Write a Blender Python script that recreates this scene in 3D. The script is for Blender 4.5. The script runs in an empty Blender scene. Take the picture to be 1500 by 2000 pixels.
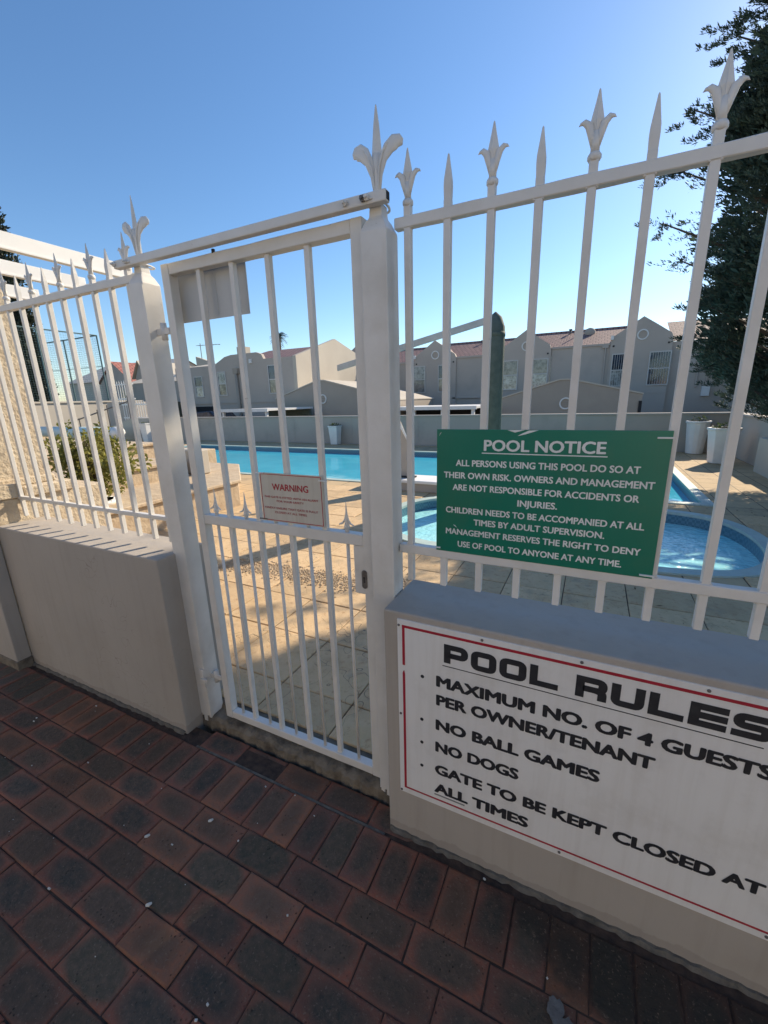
import bpy, bmesh, math, random
import numpy as np
from mathutils import Vector, Matrix
random.seed(7); rng = np.random.default_rng(7)
R = math.radians
scene = bpy.context.scene
COL = scene.collection

# ------------------------------------------------------------------ camera
CAM = Vector((0.0, -1.0516, 1.5097))
cd = bpy.data.cameras.new('camera'); cam = bpy.data.objects.new('camera', cd); COL.objects.link(cam)
yaw, pitch, roll = -0.4613, -0.2635, -0.0278
fwd = Vector((math.sin(yaw)*math.cos(pitch), math.cos(yaw)*math.cos(pitch), math.sin(pitch)))
rt0 = Vector((math.cos(yaw), -math.sin(yaw), 0)); up0 = rt0.cross(fwd)
rt = rt0*math.cos(roll) + up0*math.sin(roll); up = -rt0*math.sin(roll) + up0*math.cos(roll)
m = Matrix((rt, up, -fwd)).transposed().to_4x4(); m.translation = CAM
cam.matrix_world = m
cd.sensor_fit = 'HORIZONTAL'; cd.sensor_width = 36; cd.lens = 815.945/1500*36
cd.clip_start = 0.05; cd.clip_end = 2000
scene.camera = cam

# ------------------------------------------------------------------ light
SUN_AZ = math.atan2(0.42, 1.0)      # from +Y towards +X
SUN_EL = R(31)
w = bpy.data.worlds.new('World'); scene.world = w; w.use_nodes = True
nt = w.node_tree; bg = nt.nodes['Background']
sky = nt.nodes.new('ShaderNodeTexSky'); sky.sky_type = 'NISHITA'; sky.sun_disc = False
sky.sun_elevation = SUN_EL; sky.sun_rotation = SUN_AZ
sky.air_density = 1.0; sky.dust_density = 0.22; sky.ozone_density = 3.2; sky.altitude = 50
hs = nt.nodes.new('ShaderNodeHueSaturation'); hs.inputs['Saturation'].default_value = 1.12
nt.links.new(sky.outputs[0], hs.inputs['Color']); nt.links.new(hs.outputs[0], bg.inputs[0]); bg.inputs[1].default_value = 0.125
sd = bpy.data.lights.new('sun', 'SUN'); sun = bpy.data.objects.new('sun', sd); COL.objects.link(sun)
sd.energy = 4.8; sd.angle = R(0.6); sd.color = (1.0, 0.87, 0.68)
sdir = Vector((math.sin(SUN_AZ)*math.cos(SUN_EL), math.cos(SUN_AZ)*math.cos(SUN_EL), math.sin(SUN_EL)))
sun.rotation_euler = sdir.to_track_quat('Z', 'Y').to_euler(); sun.location = (6, 12, 14)
scene.view_settings.view_transform = 'Standard'; scene.view_settings.look = 'None'
scene.view_settings.gamma = 1; scene.view_settings.use_curve_mapping = False
scene.view_settings.exposure = 0.55

# ------------------------------------------------------------------ materials
MATS = {}
def nodes(name):
    mt = bpy.data.materials.new(name); mt.use_nodes = True
    t = mt.node_tree; b = t.nodes['Principled BSDF']
    return mt, t, b
def N(t, typ, **kw):
    n = t.nodes.new(typ)
    for k, v in kw.items():
        if k in ('operation', 'blend_type', 'data_type', 'feature', 'distance', 'interpolation', 'musgrave_type'): setattr(n, k, v)
        else: n.inputs[k].default_value = v
    return n
def ramp(t, fac, stops):
    r = t.nodes.new('ShaderNodeValToRGB'); e = r.color_ramp.elements
    while len(e) < len(stops): e.new(0.5)
    for i, (p, c) in enumerate(stops):
        e[i].position = p; e[i].color = (c[0], c[1], c[2], 1) if hasattr(c, '__len__') else (c, c, c, 1)
    t.links.new(fac, r.inputs[0]); return r
def mixc(t, fac, a, b, mode='MIX'):
    mx = t.nodes.new('ShaderNodeMix'); mx.data_type = 'RGBA'; mx.blend_type = mode
    for i, v in ((0, fac), (6, a), (7, b)):
        if isinstance(v, bpy.types.NodeSocket): t.links.new(v, mx.inputs[i])
        else: mx.inputs[i].default_value = v if i == 0 else (v[0], v[1], v[2], 1)
    return mx.outputs[2]
def coords(t, kind='Object'):
    return t.nodes.new('ShaderNodeTexCoord').outputs[kind]
def worldpos(t): return t.nodes.new('ShaderNodeNewGeometry').outputs['Position']
def noise(t, vec, scale, detail=4, rough=.55):
    n = t.nodes.new('ShaderNodeTexNoise'); n.inputs['Scale'].default_value = scale
    n.inputs['Detail'].default_value = detail; n.inputs['Roughness'].default_value = rough
    t.links.new(vec, n.inputs['Vector']); return n.outputs['Fac']
def bump(t, b, h, strength, dist=.01):
    bp = t.nodes.new('ShaderNodeBump'); bp.inputs['Strength'].default_value = strength
    bp.inputs['Distance'].default_value = dist; t.links.new(h, bp.inputs['Height'])
    t.links.new(bp.outputs[0], b.inputs['Normal']); return bp
def simple(name, c1, c2=None, rough=.6, scale=6, bs=0, bscale=60, bdist=.004, dirt=None, dscale=2.5, metallic=0, spec=.5):
    mt, t, b = nodes(name); v = worldpos(t)
    c2 = c2 or tuple(x*.85 for x in c1)
    f = noise(t, v, scale, 6)
    r = ramp(t, f, [(.35, c1), (.65, c2)])
    out = r.outputs[0]
    if dirt:
        d = ramp(t, noise(t, v, dscale, 8, .65), [(.52, 0.0), (.72, 1.0)])
        sc = t.nodes.new('ShaderNodeMath'); sc.operation = 'MULTIPLY'; sc.inputs[1].default_value = dirt[3]
        t.links.new(d.outputs[0], sc.inputs[0])
        out = mixc(t, sc.outputs[0], out, dirt[:3])
    t.links.new(out, b.inputs['Base Color'])
    b.inputs['Roughness'].default_value = rough; b.inputs['Metallic'].default_value = metallic
    b.inputs['Specular IOR Level'].default_value = spec
    if bs: bump(t, b, noise(t, v, bscale, 5), bs, bdist)
    MATS[name] = mt; return mt

WHITE = simple('white_paint', (.735, .695, .635), (.675, .635, .57), .42, 9, .35, 140, .0015, (.46, .39, .30, .28), 5)
PLAST = simple('taupe_plaster', (.43, .38, .325), (.39, .343, .29), .9, 1.6, .28, 240, .002, (.30, .25, .19, .3), 1.7)
def weather_plaster(mt):
    t = mt.node_tree; b = t.nodes['Principled BSDF']; src = b.inputs['Base Color'].links[0].from_socket; wp = worldpos(t)
    mp = t.nodes.new('ShaderNodeMapping'); mp.inputs['Scale'].default_value = (14, 14, .9); t.links.new(wp, mp.inputs['Vector'])
    stk = ramp(t, noise(t, mp.outputs[0], 1.6, 5, .6), [(.50, 0.0), (.72, .20)])
    c = mixc(t, stk.outputs[0], src, (.27, .225, .175))
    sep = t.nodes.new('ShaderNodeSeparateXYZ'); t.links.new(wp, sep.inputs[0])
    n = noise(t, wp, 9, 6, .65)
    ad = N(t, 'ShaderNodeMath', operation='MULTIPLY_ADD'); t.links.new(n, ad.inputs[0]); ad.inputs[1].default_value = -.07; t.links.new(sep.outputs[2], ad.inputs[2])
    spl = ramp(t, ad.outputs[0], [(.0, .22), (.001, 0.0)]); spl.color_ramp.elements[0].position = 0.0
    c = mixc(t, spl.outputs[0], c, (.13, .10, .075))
    vo = t.nodes.new('ShaderNodeTexVoronoi'); vo.feature = 'DISTANCE_TO_EDGE'; vo.inputs['Scale'].default_value = 2.1
    nn = t.nodes.new('ShaderNodeTexNoise'); nn.inputs['Scale'].default_value = 5; t.links.new(wp, nn.inputs['Vector'])
    dd = t.nodes.new('ShaderNodeVectorMath'); dd.operation = 'ADD'; t.links.new(wp, dd.inputs[0]); t.links.new(nn.outputs['Color'], dd.inputs[1]); t.links.new(dd.outputs[0], vo.inputs['Vector'])
    ck = ramp(t, vo.outputs['Distance'], [(.0, 1.0), (.0035, 0.0)]); cm = ramp(t, noise(t, wp, 1.3, 2), [(.55, 0.0), (.62, .55)])
    k = N(t, 'ShaderNodeMath', operation='MULTIPLY'); t.links.new(ck.outputs[0], k.inputs[0]); t.links.new(cm.outputs[0], k.inputs[1])
    c = mixc(t, k.outputs[0], c, (.15, .12, .10))
    t.links.new(c, b.inputs['Base Color'])
    # trowel marks: broad low bumps under the sand grain
    bp = t.nodes['Bump']; b2 = t.nodes.new('ShaderNodeBump'); b2.inputs['Strength'].default_value = .35; b2.inputs['Distance'].default_value = .02
    t.links.new(noise(t, wp, 5, 3, .5), b2.inputs['Height']); t.links.new(b2.outputs[0], bp.inputs['Normal'])
weather_plaster(PLAST)
def rust(mt, col=(.20, .085, .03), lo=.70, sc=22):
    t = mt.node_tree; b = t.nodes['Principled BSDF']; src = b.inputs['Base Color'].links[0].from_socket; wp = worldpos(t)
    f = ramp(t, noise(t, wp, sc, 7, .75), [(lo, 0.0), (lo+.05, .85)])
    g_ = ramp(t, noise(t, wp, 3.1, 3), [(.48, 0.0), (.60, 1.0)])
    k = N(t, 'ShaderNodeMath', operation='MULTIPLY'); t.links.new(f.outputs[0], k.inputs[0]); t.links.new(g_.outputs[0], k.inputs[1])
    t.links.new(mixc(t, k.outputs[0], src, col), b.inputs['Base Color'])
rust(WHITE, (.19, .12, .07), .66)
ROUGHP = simple('rough_cream_plaster', (.60, .50, .36), (.50, .40, .28), .95, 14, 1.0, 45, .012, (.40, .30, .2, .4), 9)
HOUSE = simple('house_taupe_paint', (.49, .42, .355), (.455, .39, .33), .9, .5, .1, 60, .004, (.26, .23, .21, .3), .6)
HOUSEL = simple('house_cream_and_sunlit', (.56, .50, .41), (.50, .44, .36), .9, .5, .1, 60, .004)  # cream walls; also carries painted sunlight on one gable and roof
CREAMB = simple('bounce_wall_cream', (.72, .65, .55), (.66, .60, .50), .9, .5)  # kept pale so the added block behind the viewer bounces more light
GARAGE = simple('garage_tan_paint', (.41, .35, .285), (.38, .32, .26), .9, .6, .1, 60, .004, (.27, .23, .19, .3), .8)
BACKW = simple('pool_wall_paint', (.46, .405, .345), (.42, .37, .315), .9, .8, .15, 80, .004, (.27, .25, .22, .4), 1.2)
TRIM = simple('white_trim', (.78, .76, .72), (.72, .70, .66), .5)
BEAMW = simple('white_beam_paint', (.86, .83, .78), (.80, .77, .72), .5, 4)
SIGNW = simple('sign_white', (.80, .775, .73), (.76, .73, .69), .38, 3, .05, 20, .001, (.50, .46, .38, .30), 6)
SIGNB = simple('sign_back', (.56, .56, .54), (.50, .50, .48), .5, 5)
SIGNG = simple('sign_green', (.006, .165, .10), (.008, .185, .115), .33, 4, .04, 20, .001, (.10, .17, .08, .22), 7)
SIGNC = simple('sign_cream', (.58, .535, .45), (.54, .50, .42), .45, 6)
def streaks(mt, col, amt=.3):
    t = mt.node_tree; b = t.nodes['Principled BSDF']; src = b.inputs['Base Color'].links[0].from_socket; wp = worldpos(t)
    mp = t.nodes.new('ShaderNodeMapping'); mp.inputs['Scale'].default_value = (30, 30, 1.6); t.links.new(wp, mp.inputs['Vector'])
    f = ramp(t, noise(t, mp.outputs[0], 1.5, 5, .6), [(.46, 0.0), (.74, amt)])
    c = mixc(t, f.outputs[0], src, col)
    mp2 = t.nodes.new('ShaderNodeMapping'); mp2.inputs['Scale'].default_value = (6, 6, 90); mp2.inputs['Rotation'].default_value = (0, .5, 0); t.links.new(wp, mp2.inputs['Vector'])
    f2 = ramp(t, noise(t, mp2.outputs[0], 1.4, 6, .7), [(.70, 0.0), (.73, .35)])
    t.links.new(mixc(t, f2.outputs[0], c, tuple(min(1, x*1.3+.03) for x in col)), b.inputs['Base Color'])
streaks(SIGNW, (.55, .50, .42), .22); streaks(SIGNG, (.03, .17, .11), .25); streaks(SIGNC, (.42, .36, .27), .4)
INKW = simple('ink_white', (.80, .80, .76), None, .5)
INKK = simple('ink_black', (.018, .018, .022), (.03, .03, .034), .5, 40)
INKR = simple('ink_red', (.42, .015, .035), (.34, .015, .03), .5, 30)
DARK = simple('dark_recess', (.018, .018, .02), None, .8)  # near-black; on openings and recesses it puts their shade into the colour
STEEL = simple('worn_steel', (.22, .20, .18), (.13, .11, .10), .5, 60, .2, 200, .001, None, 5, .6)
GALV = simple('galvanised', (.46, .48, .47), (.38, .40, .39), .5, 8)
GREENW = simple('green_painted_timber', (.105, .13, .11), (.075, .098, .082), .8, 12, .5, 30, .006)
NETG = simple('green_wire', (.10, .17, .17), None, .6)
SANDJ = simple('joint_sand', (.040, .026, .019), (.085, .052, .036), .95, 40, .6, 120, .004)
MORT = simple('old_mortar', (.17, .15, .12), (.11, .095, .078), .95, 25, 1, 60, .01, (.03, .035, .025, .6), 12)
CONC = simple('concrete_kerb', (.23, .19, .14), (.13, .105, .075), .95, 18, 1, 50, .01, (.05, .035, .03, .7), 9)
COPE = simple('pool_coping_paint', (.45, .55, .50), (.38, .47, .43), .6, 6, .2, 50, .004)
BASIN = simple('pool_basin_paint', (.10, .46, .58), (.08, .40, .54), .5, 2)
BLACKF = simple('bolt_dark', (.03, .03, .03), None, .5)
ASPH = simple('asphalt', (.07, .068, .065), (.05, .05, .048), .9, 3)
EARTH = simple('dry_ground', (.20, .17, .12), (.14, .13, .09), .95, .5)
ROCK = simple('pebble', (.58, .44, .28), (.40, .30, .20), .9, 30)
CARD = simple('car_dark_paint', (.03, .035, .045), None, .25)
STONE = simple('terrace_stone', (.56, .44, .30), (.47, .36, .24), .95, 7, .8, 22, .012, (.34, .21, .12, .45), 5)
FLAKE = simple('white_flake', (.62, .60, .55), None, .8)
SOIL = simple('soil', (.07, .05, .035), None, .95)
BARK = simple('bark', (.10, .075, .055), (.06, .045, .035), .95, 20, 1, 30, .02)

def mat_leaf(name, a, b_, trans=.25):
    mt, t, b = nodes(name); oi = t.nodes.new('ShaderNodeNewGeometry')
    n = noise(t, worldpos(t), 3.0, 3)
    n2 = noise(t, worldpos(t), 25.0, 2)
    mx = t.nodes.new('ShaderNodeMath'); mx.operation = 'ADD'; t.links.new(n, mx.inputs[0]); t.links.new(n2, mx.inputs[1])
    r = ramp(t, mx.outputs[0], [(.8, a), (1.15, b_)])
    mx.use_clamp = False
    hf = t.nodes.new('ShaderNodeMath'); hf.operation = 'MULTIPLY'; hf.inputs[1].default_value = .5
    t.links.new(mx.outputs[0], hf.inputs[0]); t.links.new(hf.outputs[0], r.inputs[0])
    r.color_ramp.elements[0].position = .42; r.color_ramp.elements[1].position = .60
    t.links.new(r.outputs[0], b.inputs['Base Color']); b.inputs['Roughness'].default_value = .6
    tr = t.nodes.new('ShaderNodeBsdfTranslucent'); t.links.new(r.outputs[0], tr.inputs[0])
    ms = t.nodes.new('ShaderNodeMixShader'); ms.inputs[0].default_value = trans
    t.links.new(b.outputs[0], ms.inputs[1]); t.links.new(tr.outputs[0], ms.inputs[2])
    t.links.new(ms.outputs[0], t.nodes['Material Output'].inputs[0])
    return mt
LEAFC = mat_leaf('conifer_needles', (.034, .052, .040), (.080, .110, .072), .28)
LEAFD = mat_leaf('cypress_needles', (.012, .022, .012), (.03, .045, .022), .15)
LEAFB = mat_leaf('shrub_leaves', (.13, .15, .035), (.38, .34, .08), .42)
LEAFP = mat_leaf('planter_leaves', (.05, .09, .02), (.14, .15, .05), .3)

def mat_brick():
    mt, t, b = nodes('clay_paver')
    g = coords(t, 'Generated'); wp = worldpos(t)
    oi = t.nodes.new('ShaderNodeObjectInfo')
    sep = t.nodes.new('ShaderNodeSeparateXYZ')
    # distort generated coordinates a little so that the flashed centre is uneven
    nz = t.nodes.new('ShaderNodeTexNoise'); nz.inputs['Scale'].default_value = 14; nz.inputs['Detail'].default_value = 5
    t.links.new(wp, nz.inputs['Vector'])
    sub = t.nodes.new('ShaderNodeVectorMath'); sub.operation = 'SUBTRACT'; t.links.new(nz.outputs['Color'], sub.inputs[0]); sub.inputs[1].default_value = (.5, .5, .5)
    scl = t.nodes.new('ShaderNodeVectorMath'); scl.operation = 'SCALE'; scl.inputs['Scale'].default_value = .30; t.links.new(sub.outputs[0], scl.inputs[0])
    add = t.nodes.new('ShaderNodeVectorMath'); add.operation = 'ADD'; t.links.new(g, add.inputs[0]); t.links.new(scl.outputs[0], add.inputs[1])
    t.links.new(add.outputs[0], sep.inputs[0])
    def edge(o):
        a = N(t, 'ShaderNodeMath', operation='SUBTRACT'); t.links.new(o, a.inputs[0]); a.inputs[1].default_value = .5
        c = N(t, 'ShaderNodeMath', operation='ABSOLUTE'); t.links.new(a.outputs[0], c.inputs[0])
        p = N(t, 'ShaderNodeMath', operation='POWER'); t.links.new(c.outputs[0], p.inputs[0]); p.inputs[1].default_value = 3.2
        return p.outputs[0]
    s = N(t, 'ShaderNodeMath', operation='ADD'); t.links.new(edge(sep.outputs[0]), s.inputs[0]); t.links.new(edge(sep.outputs[1]), s.inputs[1])
    # per brick shift of how dark and large the centre is
    sh = N(t, 'ShaderNodeMath', operation='MULTIPLY_ADD'); t.links.new(oi.outputs['Random'], sh.inputs[0]); sh.inputs[1].default_value = .085; sh.inputs[2].default_value = -.058
    s2 = N(t, 'ShaderNodeMath', operation='ADD'); t.links.new(s.outputs[0], s2.inputs[0]); t.links.new(sh.outputs[0], s2.inputs[1])
    rim = ramp(t, s2.outputs[0], [(.0, 0.0), (.075, 1.0)])
    red = ramp(t, oi.outputs['Random'], [(0, (.235, .090, .054)), (.35, (.27, .090, .052)), (.7, (.215, .086, .058)), (1, (.28, .112, .058))])
    cen = ramp(t, oi.outputs['Random'], [(0, (.070, .062, .040)), (.3, (.105, .068, .044)), (.55, (.058, .053, .042)), (.8, (.088, .068, .044)), (1, (.066, .059, .040))])
    mottl = noise(t, wp, 38, 6, .7)
    c = mixc(t, rim.outputs[0], cen.outputs[0], red.outputs[0])
    c = mixc(t, ramp(t, mottl, [(.40, .0), (.72, .75)]).outputs[0], c, (.17, .105, .07), 'MIX')
    pits = t.nodes.new('ShaderNodeTexVoronoi'); pits.inputs['Scale'].default_value = 75; t.links.new(wp, pits.inputs['Vector'])
    pitm = ramp(t, pits.outputs['Distance'], [(.10, 1.0), (.22, 0.0)])
    pn = ramp(t, noise(t, wp, 11, 3), [(.50, 0.0), (.62, .8)])
    pm = N(t, 'ShaderNodeMath', operation='MULTIPLY'); t.links.new(pitm.outputs[0], pm.inputs[0]); t.links.new(pn.outputs[0], pm.inputs[1])
    c = mixc(t, pm.outputs[0], c, (.012, .010, .009))
    wn = t.nodes.new('ShaderNodeTexWhiteNoise'); wn.noise_dimensions = '1D'; t.links.new(oi.outputs['Random'], wn.inputs['W'])
    vv = ramp(t, wn.outputs['Value'], [(0, .84), (.5, 1.03), (1, 1.2)]); c = mixc(t, 1.0, c, vv.outputs[0], 'MULTIPLY')
    # the damp, mossy run along the foot of the right-hand wall
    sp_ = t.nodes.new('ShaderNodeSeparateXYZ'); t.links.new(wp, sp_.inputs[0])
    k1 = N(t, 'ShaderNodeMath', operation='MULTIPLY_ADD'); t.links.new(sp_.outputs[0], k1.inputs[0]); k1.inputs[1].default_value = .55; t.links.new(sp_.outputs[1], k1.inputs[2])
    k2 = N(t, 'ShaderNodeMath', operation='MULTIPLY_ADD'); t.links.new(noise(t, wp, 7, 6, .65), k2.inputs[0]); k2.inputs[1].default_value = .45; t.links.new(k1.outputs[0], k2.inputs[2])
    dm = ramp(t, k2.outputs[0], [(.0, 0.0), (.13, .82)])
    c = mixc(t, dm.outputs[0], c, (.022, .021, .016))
    # large damp and mossy stains that run over several bricks
    st = ramp(t, noise(t, wp, 1.3, 6, .6), [(.48, 0.0), (.72, .45)])
    c = mixc(t, st.outputs[0], c, (.034, .032, .022))
    gr = ramp(t, noise(t, wp, 130, 3, .6), [(.60, 0.0), (.70, .5)])
    c = mixc(t, gr.outputs[0], c, (.24, .17, .12))
    t.links.new(c, b.inputs['Base Color'])
    b.inputs['Roughness'].default_value = .78; b.inputs['Specular IOR Level'].default_value = .35
    h = N(t, 'ShaderNodeMath', operation='SUBTRACT'); t.links.new(mottl, h.inputs[0]); t.links.new(pm.outputs[0], h.inputs[1])
    bump(t, b, h.outputs[0], 1.0, .006)
    return mt
BRICK = mat_brick()

def mat_tile(name='sandstone_tile', obj=True):
    mt, t, b = nodes(name); wp = worldpos(t)
    base = ramp(t, noise(t, wp, 3.5, 7, .65), [(.3, (.57, .39, .20)), (.5, (.64, .45, .25)), (.72, (.50, .34, .18))])
    c = base.outputs[0]
    if obj:
        oi = t.nodes.new('ShaderNodeObjectInfo')
        v = ramp(t, oi.outputs['Random'], [(0, .84), (1, 1.08)])
        c = mixc(t, 1.0, c, v.outputs[0], 'MULTIPLY')
    sp = ramp(t, noise(t, wp, 26, 5, .75), [(.54, 0.0), (.68, .75)])
    c = mixc(t, sp.outputs[0], c, (.40, .22, .10))
    dk = ramp(t, noise(t, wp, 5, 8, .7), [(.55, 0.0), (.74, .6)])
    c = mixc(t, dk.outputs[0], c, (.24, .20, .15))
    vo = t.nodes.new('ShaderNodeTexVoronoi'); vo.feature = 'DISTANCE_TO_EDGE'; vo.inputs['Scale'].default_value = 2.6
    dist = t.nodes.new('ShaderNodeVectorMath'); dist.operation = 'ADD'
    n = t.nodes.new('ShaderNodeTexNoise'); n.inputs['Scale'].default_value = 4; t.links.new(wp, n.inputs['Vector'])
    t.links.new(wp, dist.inputs[0]); t.links.new(n.outputs['Color'], dist.inputs[1]); t.links.new(dist.outputs[0], vo.inputs['Vector'])
    ck = ramp(t, vo.outputs['Distance'], [(.0, 1.0), (.012, 0.0)])
    cm = ramp(t, noise(t, wp, .9, 3), [(.50, 0.0), (.60, .8)])
    k = N(t, 'ShaderNodeMath', operation='MULTIPLY'); t.links.new(ck.outputs[0], k.inputs[0]); t.links.new(cm.outputs[0], k.inputs[1])
    c = mixc(t, k.outputs[0], c, (.10, .075, .05))
    t.links.new(c, b.inputs['Base Color']); b.inputs['Roughness'].default_value = .85
    h = N(t, 'ShaderNodeMath', operation='SUBTRACT'); t.links.new(noise(t, wp, 30, 6, .7), h.inputs[0]); t.links.new(k.outputs[0], h.inputs[1])
    bump(t, b, h.outputs[0], .6, .006)
    return mt
TILE = mat_tile(); 
def mat_deckbase():
    mt, t, b = nodes('deck_paving_far'); wp = worldpos(t)
    br = t.nodes.new('ShaderNodeTexBrick'); br.offset = 0.0; br.squash = 1
    mp = t.nodes.new('ShaderNodeMapping'); mp.inputs['Location'].default_value = (1.345, -.40, 0)
    t.links.new(wp, mp.inputs['Vector']); t.links.new(mp.outputs[0], br.inputs['Vector'])
    br.inputs['Scale'].default_value = 1; br.inputs['Brick Width'].default_value = .42; br.inputs['Row Height'].default_value = .42
    br.inputs['Mortar Size'].default_value = .006; br.inputs['Color1'].default_value = (.58, .42, .24, 1); br.inputs['Color2'].default_value = (.50, .36, .20, 1)
    br.inputs['Mortar'].default_value = (.12, .09, .06, 1)
    dk = ramp(t, noise(t, wp, 4, 8, .7), [(.48, 0.0), (.74, .6)])
    c = mixc(t, dk.outputs[0], br.outputs['Color'], (.27, .21, .15))
    t.links.new(c, b.inputs['Base Color']); b.inputs['Roughness'].default_value = .9
    inv = N(t, 'ShaderNodeMath', operation='SUBTRACT'); inv.inputs[0].default_value = 1; t.links.new(br.outputs['Fac'], inv.inputs[1])
    bump(t, b, inv.outputs[0], .5, .006)
    return mt
DECKB = mat_deckbase()
def mat_roof(name, c1, c2):
    mt, t, b = nodes(name); wp = worldpos(t)
    wv = t.nodes.new('ShaderNodeTexBrick'); wv.inputs['Scale'].default_value = 1; wv.inputs['Brick Width'].default_value = .33; wv.inputs['Row Height'].default_value = .36
    wv.inputs['Mortar Size'].default_value = .03; wv.inputs['Color1'].default_value = c1+(1,); wv.inputs['Color2'].default_value = c2+(1,); wv.inputs['Mortar'].default_value = (c2[0]*.4, c2[1]*.4, c2[2]*.4, 1)
    t.links.new(wp, wv.inputs['Vector']); t.links.new(wv.outputs['Color'], b.inputs['Base Color'])
    b.inputs['Roughness'].default_value = .7
    inv = N(t, 'ShaderNodeMath', operation='SUBTRACT'); inv.inputs[0].default_value = 1; t.links.new(wv.outputs['Fac'], inv.inputs[1])
    bump(t, b, inv.outputs[0], .5, .05); return mt
ROOF = mat_roof('maroon_roof_tiles', (.30, .17, .145), (.24, .135, .12))
ROOFR = mat_roof('red_roof_tiles', (.42, .16, .12), (.36, .13, .10))
def mat_water(name, c1, c2, scale, strength, rough=.04):
    mt, t, b = nodes(name); wp = worldpos(t)
    r = ramp(t, noise(t, wp, 1.1, 3), [(.35, c1), (.65, c2)])
    t.links.new(r.outputs[0], b.inputs['Base Color']); b.inputs['Roughness'].default_value = rough
    b.inputs['IOR'].default_value = 1.33
    n1 = noise(t, wp, scale, 3, .55)
    bump(t, b, n1, strength, .03)
    return mt
WATER = mat_water('pool_water', (.055, .44, .62), (.075, .50, .67), 2.5, .10)
WATERS = mat_water('small_pool_water', (.32, .76, .80), (.42, .82, .84), 9, 1.0, .05)
def mat_bandtile():
    mt, t, b = nodes('blue_mosaic_band'); wp = worldpos(t)
    c = t.nodes.new('ShaderNodeTexChecker'); c.inputs['Scale'].default_value = 30
    c.inputs['Color1'].default_value = (.07, .17, .23, 1); c.inputs['Color2'].default_value = (.11, .23, .29, 1)
    t.links.new(wp, c.inputs['Vector']); t.links.new(c.outputs['Color'], b.inputs['Base Color']); b.inputs['Roughness'].default_value = .3
    return mt
BAND = mat_bandtile()
def mat_glass(name, c):
    mt, t, b = nodes(name); wp = worldpos(t)
    r = ramp(t, noise(t, wp, 3.5, 4, .7), [(.4, tuple(x*.4 for x in c)), (.6, c)])
    t.links.new(r.outputs[0], b.inputs['Base Color']); b.inputs['Roughness'].default_value = .06; b.inputs['Metallic'].default_value = 0
    b.inputs['IOR'].default_value = 1.6
    return mt
GLASS = mat_glass('window_glass', (.05, .07, .11)); GLASSB = mat_glass('window_blind', (.30, .27, .23)); GLASSC = mat_glass('window_curtain', (.50, .50, .46))

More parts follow.
